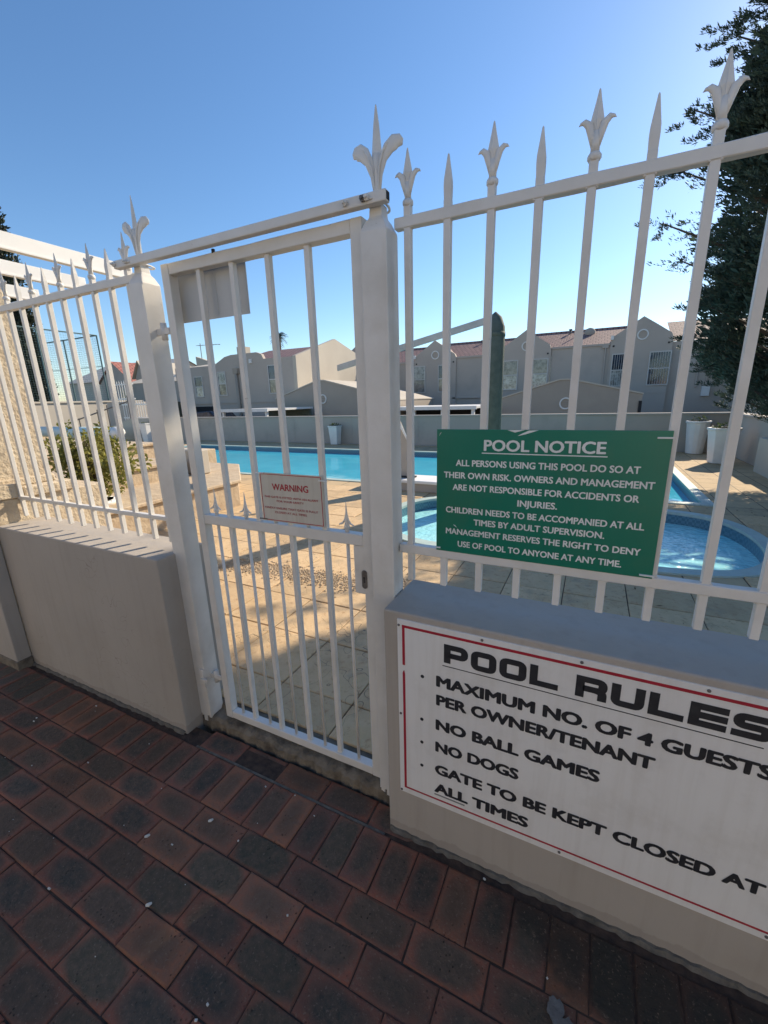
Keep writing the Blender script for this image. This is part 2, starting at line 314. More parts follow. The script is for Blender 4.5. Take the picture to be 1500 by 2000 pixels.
# ------------------------------------------------------------------ helpers
def props(o, label=None, cat=None, group=None, kind=None):
    if label: o['label'] = label
    if cat: o['category'] = cat
    if group: o['group'] = group
    if kind: o['kind'] = kind
    return o
def thing(name, label, cat, loc=(0, 0, 0), rz=0, group=None):
    o = bpy.data.objects.new(name, None); COL.objects.link(o); o.empty_display_size = .2
    o.location = loc; o.rotation_euler = (0, 0, rz)
    return props(o, label, cat, group)
class MB:
    def __init__(s): s.v = []; s.f = []; s.sm = set()
    def box(s, x0, x1, y0, y1, z0, z1):
        i = len(s.v)
        s.v += [(x0, y0, z0), (x1, y0, z0), (x1, y1, z0), (x0, y1, z0), (x0, y0, z1), (x1, y0, z1), (x1, y1, z1), (x0, y1, z1)]
        s.f += [(i, i+3, i+2, i+1), (i+4, i+5, i+6, i+7), (i, i+1, i+5, i+4), (i+1, i+2, i+6, i+5), (i+2, i+3, i+7, i+6), (i+3, i, i+4, i+7)]
        return s
    def prism(s, poly, a, b, axis='y'):
        i = len(s.v); n = len(poly)
        for t_ in (a, b):
            for p in poly:
                s.v.append({'y': (p[0], t_, p[1]), 'z': (p[0], p[1], t_), 'x': (t_, p[0], p[1])}[axis])
        s.f.append(tuple(range(i, i+n))); s.f.append(tuple(range(i+2*n-1, i+n-1, -1)))
        for k in range(n): s.f.append((i+k, i+n+k, i+n+(k+1) % n, i+(k+1) % n))
        return s
    def quad(s, a, b, c, d):
        i = len(s.v); s.v += [a, b, c, d]; s.f.append((i, i+1, i+2, i+3)); return s
    def tube(s, pts, rad, n=8, flat=1.0, up=(0, 1, 0), rot=0, cap=True):
        pts = [Vector(p) for p in pts]; up = Vector(up)
        if not hasattr(rad, '__len__'): rad = [rad]*len(pts)
        base = len(s.v)
        for k, p in enumerate(pts):
            d = (pts[min(k+1, len(pts)-1)] - pts[max(k-1, 0)]).normalized()
            u = up - d*up.dot(d)
            if u.length < 1e-4: u = Vector((1, 0, 0)) - d*d.x
            u.normalize(); r_ = d.cross(u)
            fl = flat[k] if hasattr(flat, '__len__') else flat
            for j in range(n):
                a = rot + 2*math.pi*j/n
                s.v.append(tuple(p + r_*(math.cos(a)*rad[k]) + u*(math.sin(a)*rad[k]*fl)))
        for k in range(len(pts)-1):
            for j in range(n):
                a = base+k*n+j; b_ = base+k*n+(j+1) % n
                if n >= 7: s.sm.add(len(s.f))
                s.f.append((a, b_, b_+n, a+n))
        if cap:
            s.f.append(tuple(range(base+n-1, base-1, -1))); s.f.append(tuple(range(base+(len(pts)-1)*n, base+len(pts)*n)))
        return s
    def lathe(s, cx, cy, prof, n=16):
        return s.tube([(cx, cy, z) for r_, z in prof], [max(r_, 1e-4) for r_, z in prof], n)
    def build(s, name, mt, parent=None, local=False, smooth=False, bevel=0, seg=1, label=None):
        me = bpy.data.meshes.new(name); me.from_pydata(s.v, [], s.f)
        bm = bmesh.new(); bm.from_mesh(me)
        bmesh.ops.recalc_face_normals(bm, faces=bm.faces)
        if bevel:
            bmesh.ops.bevel(bm, geom=[e for e in bm.edges if e.is_manifold and e.calc_face_angle(0) > .3], offset=bevel, segments=seg, affect='EDGES', profile=.5)
        bm.to_mesh(me); bm.free()
        if smooth:
            for p in me.polygons: p.use_smooth = True
        elif s.sm and not bevel:
            for k_ in s.sm: me.polygons[k_].use_smooth = True
        me.materials.append(mt)
        o = bpy.data.objects.new(name, me); COL.objects.link(o)
        place(o, parent, local)
        if label: o['label'] = label
        return o
def place(o, parent, local=False):
    if parent:
        o.parent = parent
        if not local and parent.type == 'EMPTY':
            q = Matrix.Rotation(-parent.rotation_euler[2], 4, 'Z')
            o.location = q @ -parent.location; o.rotation_euler = (0, 0, -parent.rotation_euler[2])
def box(name, mt, x0, x1, y0, y1, z0, z1, parent=None, bevel=0, local=False, label=None, seg=1):
    return MB().box(x0, x1, y0, y1, z0, z1).build(name, mt, parent, local, bevel=bevel, label=label, seg=seg)
def struct(o): o['kind'] = 'structure'; return o
def copy_tree(o, parent=None):
    c = o.copy(); COL.objects.link(c)
    if parent: c.parent = parent
    for ch in o.children: copy_tree(ch, c)
    return c
def text_mesh(body, x0, x1, zb, h, y, name, mt, parent, bold=.02, align_cap='H'):
    """a line of lettering fitted between x0 and x1 on baseline zb with cap height h, standing in the plane y (facing -Y)"""
    def raw(s_, off):
        cu = bpy.data.curves.new('t', 'FONT'); cu.body = s_; cu.size = 1; cu.offset = off; cu.resolution_u = 3
        ob = bpy.data.objects.new('t', cu); COL.objects.link(ob)
        dg = bpy.context.evaluated_depsgraph_get(); me = bpy.data.meshes.new_from_object(ob.evaluated_get(dg))
        bpy.data.objects.remove(ob); bpy.data.curves.remove(cu); return me
    cap = raw(align_cap, 0); ys = [v.co.y for v in cap.vertices]; c0, c1 = min(ys), max(ys)
    me = raw(body, 0); xs = [v.co.x for v in me.vertices]; a, b = min(xs), max(xs)
    kx = (x1-x0)/(b-a); kz = h/(c1-c0); dx = bold*kx*.9; dz = bold*kz*.55
    V0 = [(x0+(v.co.x-a)*(x1-x0-2*dx)/(b-a)+dx, zb+dz+(v.co.y-c0)/(c1-c0)*(h-2*dz)) for v in me.vertices]
    F0 = [tuple(p.vertices) for p in me.polygons]; V_, F_ = [], []
    for q, (ox, oz) in enumerate(((0, 0), (-dx, 0), (dx, 0), (-dx*.6, dz), (dx*.6, dz), (-dx*.6, -dz), (dx*.6, -dz))):
        n0 = len(V_); V_ += [(vx+ox, y-.00004*q, vz+oz) for vx, vz in V0]; F_ += [tuple(i+n0 for i in f) for f in F0]
    me = bpy.data.meshes.new(name); me.from_pydata(V_, [], F_)
    me.name = name; me.materials.clear(); me.materials.append(mt)
    o = bpy.data.objects.new(name, me); COL.objects.link(o); place(o, parent); return o

# ================================================================== THE GROUND
g = MB().quad((-600, -600, -1.06), (600, -600, -1.06), (600, 600, -1.06), (-600, 600, -1.06)).build('ground', EARTH); struct(g)
st = MB().quad((-60, 11.6, -1.0), (60, 11.6, -1.0), (60, 29.9, -1.0), (-60, 29.9, -1.0)).build('road', ASPH); struct(st)
pav = box('brick_paving', SANDJ, -6, 4, -5, .05, -.30, -.0065); struct(pav)
# brick meshes (shared)
def brick_mesh(L, W_, seed):
    rnd = random.Random(seed); m_ = MB(); c = .0035
    def ring(dx, dy, z, j=0):
        i = len(m_.v); j = j*1.5
        for sx, sy in ((-1, -1), (1, -1), (1, 1), (-1, 1)):
            m_.v.append((sx*(L/2-dx)+rnd.uniform(-j, j), sy*(W_/2-dy)+rnd.uniform(-j, j), z+rnd.uniform(-j, j)*.5))
        return i
    a = ring(0, 0, -.05); b = ring(0, 0, -.0045, .0008); d = ring(.0028, .0028, -.0008, .0009); e = ring(.007, .007, 0, .0007)
    for p, q in ((a, b), (b, d), (d, e)):
        for k in range(4): m_.f.append((p+k, p+(k+1) % 4, q+(k+1) % 4, q+k))
    m_.f.append((e, e+1, e+2, e+3))
    me = bpy.data.meshes.new('brick'); me.from_pydata(m_.v, [], m_.f); me.materials.append(BRICK); return me
BM = [brick_mesh(.2165, .1035, s) for s in range(5)]
SB = [brick_mesh(.103, .187, s+10) for s in range(5)]
GB = [brick_mesh(.214, .100, s+20) for s in range(3)]
def lay(me, x, y, jx=.0012, z=0):
    o = bpy.data.objects.new('brick', me); COL.objects.link(o); o.parent = pav
    o.location = (x+random.uniform(-jx, jx), y+random.uniform(-jx, jx), z+random.uniform(-.0032, .0014))
    o.rotation_euler = (random.uniform(-.009, .009), random.uniform(-.007, .007), random.choice((0, math.pi))+random.uniform(-.008, .008)); return o
bx0, by0, bp = -.5602, -.2268, .1072
for r_ in range(10):
    y = by0 - bp*(r_+.5); off = 0 if r_ % 2 == 0 else .11
    k0 = int((-3.55-bx0)/.22)
    for k in range(k0, 8):
        x = bx0 + .22*k + off + .11
        if -3.6 < x < 1.25: lay(random.choice(BM), x, y)
xs = -3.44
while xs < 1.2:
    lay(random.choice(SB), xs, -.132); xs += .1065
for k in range(5): lay(random.choice(GB), -1.38+.218*k, .022, z=-.004)
box('mortar_joint', MORT, -1.5, -.54, -.038, -.0285, -.02, -.003, pav)
# further paving outside the modelled bricks
op = MB()
op.box(-12, -6, -5, -.0, -.30, -.006); op.box(4, 9, -5, -.0, -.30, -.006)
ob_ = op.build('outer_paving', BRICK); struct(ob_)
# cement spill and paint flakes on the bricks
def blob(cx, cy, rx, ry, z, seed, n=26):
    rr = random.Random(seed); pts = []
    for k in range(n):
        a = 2*math.pi*k/n; q = 1+rr.uniform(-.16, .16); pts.append((cx+rx*q*math.cos(a), cy+ry*q*math.sin(a)))
    return pts
spill = MB().prism(blob(.085, -.285, .035, .028, 0, 3), .0, .0035, 'z').prism(blob(.05, -.255, .02, .025, 0, 5), .0, .0042, 'z')
props(spill.build('cement_spill', simple('cement', (.17, .165, .155), (.11, .105, .10), .9, 50, .8, 120, .003)), 'flat grey cement spill on the bricks below the rules sign', 'cement spill')
fl = MB()
for k in range(45):
    x = random.uniform(-2.4, .3); y = random.uniform(-1.0, -.02); a = random.uniform(0, 6.28); s_ = random.choice((.0016, .002, .003, .004))
    fl.tube([(x, y, .001), (x+math.cos(a)*s_*random.uniform(1, 3), y+math.sin(a)*s_, .0018)], s_*.8, 5)
for x, y in ((-1.115, -.55), (-1.155, -.27), (-1.32, -.41)):
    fl.tube([(x-.004, y, .001), (x+.004, y+.004, .003), (x+.007, y+.012, .002)], [.004, .0055, .003], 6)
props(fl.build('debris', FLAKE), 'small white paint flakes and grit scattered over the brick paving', 'debris', kind='stuff')

# ================================================================== LOW WALLS
WT = .879
def wall(x0, x1, lab, nm='low_wall'):
    o = thing(nm, lab, 'wall', ((x0+x1)/2, .12, 0))
    box('wall', PLAST, x0, x1, 0, .245, -.2, WT, o, bevel=.006, seg=2); return o
wl = wall(-2.95, -1.60, 'short taupe plastered wall under the left railing, hinge side of the gate')
wr = wall(-.535, 3.0, 'taupe plastered wall carrying the white pool rules board')
def fillet(x0, x1, par, seed):
    rr = random.Random(seed); m_ = MB(); n = int((x1-x0)/.02)
    P = []
    for k in range(n+1):
        x = x0+(x1-x0)*k/n; a = .008+rr.uniform(0, .010); h = .004+rr.uniform(0, .010)
        i = len(m_.v); m_.v += [(x, .004, h), (x, -a*.5, h*.55+.002), (x, -a, -.004), (x, .004, -.02)]
        P.append(i)
    for k in range(n):
        a, b = P[k], P[k+1]
        for j in range(3): m_.f.append((a+j, b+j, b+j+1, a+j+1))
    m_.build('mortar_fillet', MORT, par)
fillet(-.53, 1.6, wr, 1); fillet(-2.94, -1.61, wl, 2)
# threshold under the gate
th = thing('threshold', 'crumbling concrete threshold strip under the white gate', 'threshold', (-1.07, .15, 0))
rr = random.Random(5); m_ = MB(); n = 48; P = []
for k in range(n+1):
    x = -1.598+(1.06)*k/n; j = rr.uniform(-.008, .008); z = .040+rr.uniform(-.008, .006)
    i = len(m_.v); m_.v += [(x, .086+j, -.03), (x, .090+j, z-.012), (x, .104+j*.5, z), (x, .150, z+.006), (x, .168, .074), (x, .262, .074), (x, .262, -.03)]; P.append(i)
for k in range(n):
    a, b = P[k], P[k+1]
    for j in range(6): m_.f.append((a+j, b+j, b+j+1, a+j+1))
m_.build('kerb', CONC, th)
# plaster pier at the left end (runs into the pool area)
pr = thing('plaster_pier', 'rough cream plastered pier with a coping, left end of the railing', 'pier', (-3.1, .2, 0))
box('base', ROUGHP, -3.45, -2.95, .002, .62, -.2, 1.015, pr, bevel=.004)
box('front_face', PLAST, -3.30, -2.955, -.075, .0, -.2, WT+.06, pr, bevel=.004)
box('coping', ROUGHP, -3.50, -2.925, .16, .43, 1.015, 1.075, pr, bevel=.006)
box('coping', ROUGHP, -3.50, -2.935, -.03, .155, 1.018, 1.10, pr, bevel=.006)
box('plinth', CONC, -3.30, -2.945, -.082, .0, -.05, .055, pr, bevel=.004)
tc = thing('plaster_column', 'tall rough cream plastered column standing on the pier at the left edge', 'column', (-3.4, .3, 1.0))
box('column', ROUGHP, -3.50, -3.02, -.05, .335, 1.10, 2.35, tc, bevel=.01)
box('column_base', ROUGHP, -3.50, -2.99, -.02, .36, 1.076, 1.12, tc, bevel=.006)

# ================================================================== POSTS, FENCES, GATE
def fleur(m_, x, y, z0, h, spread, broad, stem):
    """cast finial: collar / stem, two curling leaves and a ridged spear"""
    zt = z0+h
    m_.tube([(x, y, z0), (x, y, z0+h*.35)], [stem, stem*.85], 8)
    zl = z0+h*.46; hw = broad
    m_.tube([(x, y, z0+h*.22), (x, y, z0+h*.46), (x, y, z0+h*.52), (x, y, zt-h*.18), (x, y, zt-.002), (x, y, zt)], [stem*.7, hw*.80, hw, hw*.42, hw*.14, .0006], 4, .62, (0, 1, 0))
    m_.tube([(x, y-.0005, z0+h*.1), (x, y-hw*.50, z0+h*.52), (x, y-.001, zt-.004)], [.0015, .0022, .001], 5)
    for s in (-1, 1):
        P = [(x+s*stem*.2, y-.001, z0+h*.05), (x+s*stem*.9, y-.002, z0+h*.28), (x+s*spread*.45, y-.002, z0+h*.46), (x+s*spread*.75, y-.001, z0+h*.535), (x+s*spread*.95, y, z0+h*.525), (x+s*spread*1.08, y, z0+h*.495)]
        m_.tube(P, [stem*.55, stem*.8, stem*.88, stem*.66, stem*.36, stem*.04], 8, .7)
def bigfleur(m_, x, y):
    z0 = 2.035
    m_.tube([(x, y, 1.99), (x, y, 2.06), (x, y, 2.10), (x, y, 2.135)], [.012, .011, .010, .013], 8)
    m_.tube([(x, y, 2.07), (x, y, 2.125), (x, y, 2.138), (x, y, 2.20), (x, y, 2.242), (x, y, 2.244)], [.010, .014, .0145, .0085, .002, .0005], 4, .6)
    for s in (-1, 1):
        P = [(x+s*.003, y-.003, 2.035), (x+s*.010, y-.005, 2.085), (x+s*.020, y-.006, 2.118), (x+s*.036, y-.004, 2.140), (x+s*.052, y-.002, 2.150), (x+s*.062, y+.001, 2.150), (x+s*.068, y+.003, 2.146), (x+s*.072, y+.004, 2.141)]
        m_.tube(P, [.006, .008, .0125, .0175, .0195, .0165, .0105, .001], 14, .36, (0, 1, 0))
        m_.tube([(x+s*.004, y-.010, 2.05), (x+s*.011, y-.0125, 2.10), (x+s*.022, y-.012, 2.130), (x+s*.036, y-.010, 2.150)], [.002, .0025, .0025, .0015], 6)
    m_.tube([(x, y, 2.028), (x, y, 2.036), (x, y, 2.044)], [.016, .019, .015], 10)
BAR = .0095
def spear(m_, x, y, z):
    m_.tube([(x, y, z), (x, y, z+.030), (x, y, z+.045), (x, y, z+.10), (x, y, z+.103)], [BAR*1.35, BAR*1.5, BAR*1.42, .0028, .0008], 4, .78, (0, 1, 0), math.pi/4)
def bar_part(x, y, z0, ztop, par, kind):
    # kind 0: plain point, 1: fleur
    m_ = MB().box(x-BAR, x+BAR, y-BAR, y+BAR, z0, ztop+(.02 if kind else .012))
    b = m_.build('bar', WHITE, par, bevel=.0012)
    f = MB()
    if kind:
        f.tube([(x, y, ztop+.018), (x, y, ztop+.023), (x, y, ztop+.030), (x, y, ztop+.035)], [.011, .0145, .0145, .011], 10)
        fleur(f, x, y, ztop+.033, .118, .034, .0135, .0095)
        f.build('finial', WHITE, b)
    else:
        spear(f, x, y, ztop+.010); f.build('spearhead', WHITE, b)
def rail(x0, x1, z, par, name='rail', ty=.012, tz=.0145, y=.140):
    """slightly lumpy hand-painted square tube"""
    m_ = MB(); n = max(3, int((x1-x0)/.07)); rr = random.Random(int(z*1000+x0*77)); P = []
    for k in range(n+1):
        x = x0+(x1-x0)*k/n; i = len(m_.v); P.append(i)
        for sy, sz in ((-1, -1), (1, -1), (1, 1), (-1, 1)):
            m_.v.append((x, y+sy*(ty+.0)+rr.uniform(-.0006, .0006), z+sz*tz+rr.uniform(-.0009, .0009)))
    for k in range(n):
        for j in range(4): a, b = P[k], P[k+1]; m_.f.append((a+j, a+(j+1) % 4, b+(j+1) % 4, b+j))
    m_.f.append((P[0]+3, P[0]+2, P[0]+1, P[0])); m_.f.append((P[-1], P[-1]+1, P[-1]+2, P[-1]+3))
    return m_.build(name, WHITE, par, bevel=.0022)
fr = thing('railing', 'white spiked steel railing on the wall above the pool rules board', 'railing', (0.3, .14, .9), group='white railings on the low walls')
rail(-.532, 1.62, 1.966, fr, ty=.0125, tz=.0135); rail(-.532, 1.62, 1.038, fr, ty=.0135, tz=.0145)
for k in range(19):
    x = -.4955+.1113*k; bar_part(x, .14, .9275, 1.985, fr, 1 if k % 2 == 0 else 0)
fl_ = thing('railing', 'white spiked steel railing on the short wall left of the gate', 'railing', (-2.3, .14, .9), group='white railings on the low walls')
rail(-2.97, -1.612, 1.983, fl_, ty=.0125, tz=.0145); rail(-2.965, -1.612, 1.018, fl_, ty=.0125, tz=.0095)
for k in range(-1, 11):
    x = -1.7866-.1142*k; bar_part(x, .14, .909, 1.998, fl_, 1 if k % 2 else 0)

def post(x0, x1, lab):
    o = thing('gate_post', lab, 'post', ((x0+x1)/2, .13, 0), group='white gate posts')
    cx = (x0+x1)/2; cy = .128
    m_ = MB(); zz = 1.972; i = 0
    rings = [(x0, x1, .09, .166, .045), (x0, x1, .09, .166, zz-.022), (x0+.012, x1-.012, .100, .156, zz+.003), (cx-.02, cx+.02, .108, .148, zz+.014), (cx-.018, cx+.018, .110, .146, zz+.045)]
    for a, b, c, d, z in rings: m_.v += [(a, c, z), (b, c, z), (b, d, z), (a, d, z)]
    for k in range(len(rings)-1):
        for j in range(4): m_.f.append((4*k+j, 4*k+(j+1) % 4, 4*k+4+(j+1) % 4, 4*k+4+j))
    m_.f.append((3, 2, 1, 0)); n = 4*(len(rings)-1); m_.f.append((n, n+1, n+2, n+3))
    m_.build('shaft', WHITE, o, bevel=.003, seg=2)
    f = MB(); bigfleur(f, cx, .128); f.build('finial', WHITE, o, smooth=False)
    ft = MB()
    for a in (x0+.004, x1-.020):
        for c in (.094, .148): ft.box(a, a+.016, c, c+.014, -.02, .047)
    ft.box(x0+.03, x0+.05, .089, .10, .012, .05)
    ft.build('foot', WHITE, o)
    box('weld_line', WHITE, x1-.005, x1+.0015, .087, .093, .05, 1.94, o)
    return o
pl = post(-1.612, -1.532, 'white square gate post with flared finial, hinge side of the gate')
prr = post(-.618, -.538, 'white square gate post with flared finial at the latch side of the gate')
hp = MB().box(-1.556, -1.5315, .080, .09, .215, .31).box(-1.548, -1.51, .074, .084, .25, .268); hp.build('hinge_plate', WHITE, pl, bevel=.002)

gt = thing('gate', 'tall white steel gate with a warning sign tied on its bars', 'gate', (-1.05, .14, .05))
GX0, GX1, GZ0, GZ1 = -1.462, -.628, .052, 2.002
s_ = .038
box('stile', WHITE, GX0, GX0+s_, .121, .159, GZ0, GZ1, gt, bevel=.0025, seg=2)
box('stile', WHITE, GX1-s_, GX1, .121, .159, GZ0, GZ1, gt, bevel=.0025, seg=2)
rail(GX0+s_, GX1-s_, GZ1-.019, gt, 'top_rail', .0175, .0185)
rail(GX0+s_, GX1-s_, 1.0455, gt, 'middle_rail', .0175, .0200)
rail(GX0+s_, GX1-s_, GZ0+.019, gt, 'bottom_rail', .0175, .0185)
for x in (-1.289, -1.134, -.980, -.826):
    o = MB().box(x-.0095, x+.0095, .1305, .1495, GZ0+.036, 1.027).build('bar', WHITE, gt, bevel=.0012)
    o = MB().box(x-.0095, x+.0095, .1305, .1495, 1.064, GZ1-.036).build('bar', WHITE, gt, bevel=.0012)
for x in (-1.366, -1.203, -1.055, -.903, -.738):
    o = MB().tube([(x, .14, GZ0+.036), (x, .14, 1.027)], .0062, 10).build('thin_bar', WHITE, gt, smooth=True)
    f = MB(); f.tube([(x, .14, 1.064), (x, .14, 1.078), (x, .14, 1.082), (x, .14, 1.094)], [.0075, .0075, .011, .008], 10)
    f.tube([(x, .14, 1.088), (x, .14, 1.115), (x, .14, 1.14), (x, .14, 1.176)], [.010, .0062, .0036, .0007], 6)
    for s in (-1, 1):
        f.tube([(x+s*.0035, .14, 1.128), (x+s*.0075, .139, 1.108), (x+s*.016, .138, 1.096), (x+s*.029, .137, 1.091), (x+s*.031, .137, 1.0905)], [.0018, .0032, .004, .0026, .0008], 6)
    f.build('finial', WHITE, gt)
lk = box('lock_box', WHITE, -.708, GX1-s_+.001, .126, .154, .845, 1.024, gt, bevel=.002)
oy = []
for k in range(20):
    a = 2*math.pi*k/20; c, s = math.cos(a), math.sin(a); oy.append((-.665+.0105*c, .905+.024*(1 if s > 0 else -1)+.0105*s))
e = MB().prism(oy, .1175, .1215).build('escutcheon', STEEL, gt, bevel=.001)
kh = []
for k in range(12): a = 2*math.pi*k/12; kh.append((-.665+.0042*math.cos(a), .912+.0042*math.sin(a)))
MB().prism(kh, .1165, .1176).box(-.6672, -.6628, .1165, .1176, .893, .9105).build('keyhole', BLACKF, e)
for z in (1.78, .262):
    MB().tube([(-1.497, .125, z-.03), (-1.497, .125, z+.03)], .0115, 12).build('hinge', WHITE, gt, smooth=True)
    MB().box(-1.532, -1.462, .118, .126, z-.012, z+.012).build('hinge_leaf', WHITE, gt, bevel=.002)
MB().tube([(-1.2, .127, 1.999), (-1.2, .127, 2.012)], .006, 8).build('weld_stub', BLACKF, gt)
cb = thing('crossbar', 'white square steel bar clamped across the two gate posts above the gate', 'bar', (-1.1, .098, 2.02))
MB().box(-1.66, -.532, .078, .104, 2.006, 2.033).build('tube', WHITE, cb, bevel=.0028, seg=2)
box('open_end', DARK, -.5325, -.5308, .082, .100, 2.010, 2.029, cb)  # dark plate: shade inside the hollow tube put into colour
for x in (-1.652, -1.585, -.652, -.597, -.585):
    t_ = MB().tube([(x, .062, 2.020), (x, .084, 2.019)], .0042, 6); t_.tube([(x, .070, 2.020), (x, .0765, 2.0195)], .0085, 6)
    t_.build('bolt', WHITE if x not in (-.597,) else STEEL, cb)
for x in (-1.572, -.578):
    c_ = MB()
    c_.tube([(x+.024*math.cos(a), .128+.0+.052*math.sin(a)*1, 2.017) for a in [math.pi*2*k/20 for k in range(21)]], .0035, 6, cap=False)
    c_.build('hose_clamp', WHITE, cb, smooth=True)
bs = thing('sign_plate', 'blank grey back of a sign fixed behind the top left of the gate', 'sign', (-1.29, .2, 1.8))
MB().box(-1.470, -1.112, .176, .179, 1.812, 1.998).build('plate', SIGNB, bs)
MB().box(-1.262, -1.256, .174, .1762, 1.825, 1.99).build('batten', SIGNB, bs)

# ---- warning sign on the gate
ws = thing('warning_sign', 'small cream WARNING sign with a red border tied to the gate bars', 'sign', (-.955, .11, 1.08))
MB().box(-1.094, -.814, .1170, .1195, 1.078, 1.262).build('panel', SIGNC, ws)
bd = MB(); yb0, yb1 = .1163, .1172
bd.box(-1.089, -.819, yb0, yb1, 1.2555, 1.2580).box(-1.089, -.819, yb0, yb1, 1.0820, 1.0845).box(-1.089, -1.0865, yb0, yb1, 1.0845, 1.2555).box(-.8215, -.819, yb0, yb1, 1.0845, 1.2555)
bd.build('border', INKR, ws)
text_mesh('WARNING', -1.037, -.8745, 1.199, .0245, .1163, 'lettering', INKR, ws, .03)
for s, a, b, z in (('THIS GATE IS FITTED WITH AN ALARM', -1.0775, -.837, 1.1690), ('FOR YOUR SAFETY', -1.0205, -.898, 1.1545), ('KINDLY ENSURE THAT GATE IS FULLY', -1.0775, -.8395, 1.1275), ('CLOSED AT ALL TIMES', -1.033, -.8896, 1.1115)):
    text_mesh(s, a, b, z, .0078, .1163, 'lettering', INKR, ws, .012)
for x, z in ((-1.0935, 1.2605), (-.8135, 1.246), (-1.094, 1.085)):
    MB().box(x-.014, x+.020, .112, .1172, z-.0018, z+.0018).build('cable_tie', INKW if z > 1.2 else STEEL, ws)

# ---- green notice
gn = thing('notice_sign', 'green POOL NOTICE board with white capitals tied to the railing bars', 'sign', (-.12, .11, 1.05))
rotg = .004
GY = .1235
MB().box(-.405, .171, .1240, .1265, 1.050, 1.4215).build('panel', SIGNG, gn, bevel=.0006)
text_mesh('POOL NOTICE', -.2675, .036, 1.3628, .0305, GY, 'lettering', INKW, gn, .036)
MB().box(-.2725, .0405, GY-.0002, .1241, 1.3550, 1.3578).build('underline', INKW, gn)
for s, a, b, z in (('ALL PERSONS USING THIS POOL DO SO AT', -.3468, .115, 1.3172), ('THEIR OWN RISK. OWNERS AND MANAGEMENT', -.3825, .149, 1.2808), ('ARE NOT RESPONSIBLE FOR ACCIDENTS OR', -.3553, .1205, 1.2452), ('INJURIES.', -.1688, -.0654, 1.2108),
                   ('CHILDREN NEEDS TO BE ACCOMPANIED AT ALL', -.3753, .139, 1.1755), ('TIMES BY ADULT SUPERVISION.', -.290, .054, 1.1428), ('MANAGEMENT RESERVES THE RIGHT TO DENY', -.3746, .1387, 1.1082), ('USE OF POOL TO ANYONE AT ANY TIME.', -.3368, .100, 1.0702)):
    text_mesh(s, a, b, z, .0182, GY, 'lettering', INKW, gn, .036)
sc = MB().prism([(-.205, 1.4205), (-.185, 1.414), (-.160, 1.4212)], GY, .1241).prism([(-.178, 1.405), (-.160, 1.409), (-.125, 1.4205), (-.150, 1.4195), (-.166, 1.412)], GY, .1241)
sc.prism([(-.352, 1.1385), (-.346, 1.137), (-.340, 1.130), (-.347, 1.134)], GY, .1241).prism([(-.398, 1.402), (-.394, 1.409), (-.391, 1.414), (-.395, 1.410)], GY, .1241)
sc.build('scuff_mark', INKW, gn)
for x, z, L_ in ((.158, 1.405, .030), (.160, 1.058, .030), (-.398, 1.060, .014)):
    MB().box(x-L_*.6, x+L_*.5, .1195, .1242, z-.0018, z+.0018).build('cable_tie', INKW, gn)

# ---- rules board on the wall
rb = thing('rules_sign', 'large white POOL RULES board with a red border screwed to the wall', 'sign', (0, -.004, .5))
RY = -.0047
MB().box(-.4865, .96, -.004, .0015, .192, .858).build('panel', SIGNW, rb, bevel=.0008)
bd = MB(); t_ = .0085
bd.box(-.470, .94, RY, -.0039, .832, .8405).box(-.470, .94, RY, -.0039, .2140, .2200).box(-.470, -.4615, RY, -.0039, .70, .832).box(-.470, -.4620, RY, -.0039, .220, .668)
bd.prism([(-.4705, .668), (-.462, .668), (-.465, .682), (-.4685, .676)], RY, -.0039)
bd.build('border', INKR, rb)
LT = {'P': [[(0, 0), (0, 1), ('r', 1, 1), ('r', 1, .40), (.14, .40)]], 'O': [['c', ('r', 0, 0), ('r', 0, 1), ('r', 1, 1), ('r', 1, 0)]], 'L': [[(0, 1), (0, 0), (1, 0)]],
      'R': [[(0, 0), (0, 1), ('r', 1, 1), ('r', 1, .43), (.14, .43)], [(.66, .43), ('r', 1, .36), (1, 0)]], 'U': [[(0, 1), ('r', 0, 0), ('r', 1, 0), (1, 1)]],
      'E': [[(1, 1), (0, 1), (0, 0), (1, 0)], [(.14, .5), (1, .5)]], 'S': [[(1, 1), ('r', 0, 1), ('r', 0, .5), ('r', 1, .5), ('r', 1, 0), (0, 0)]]}
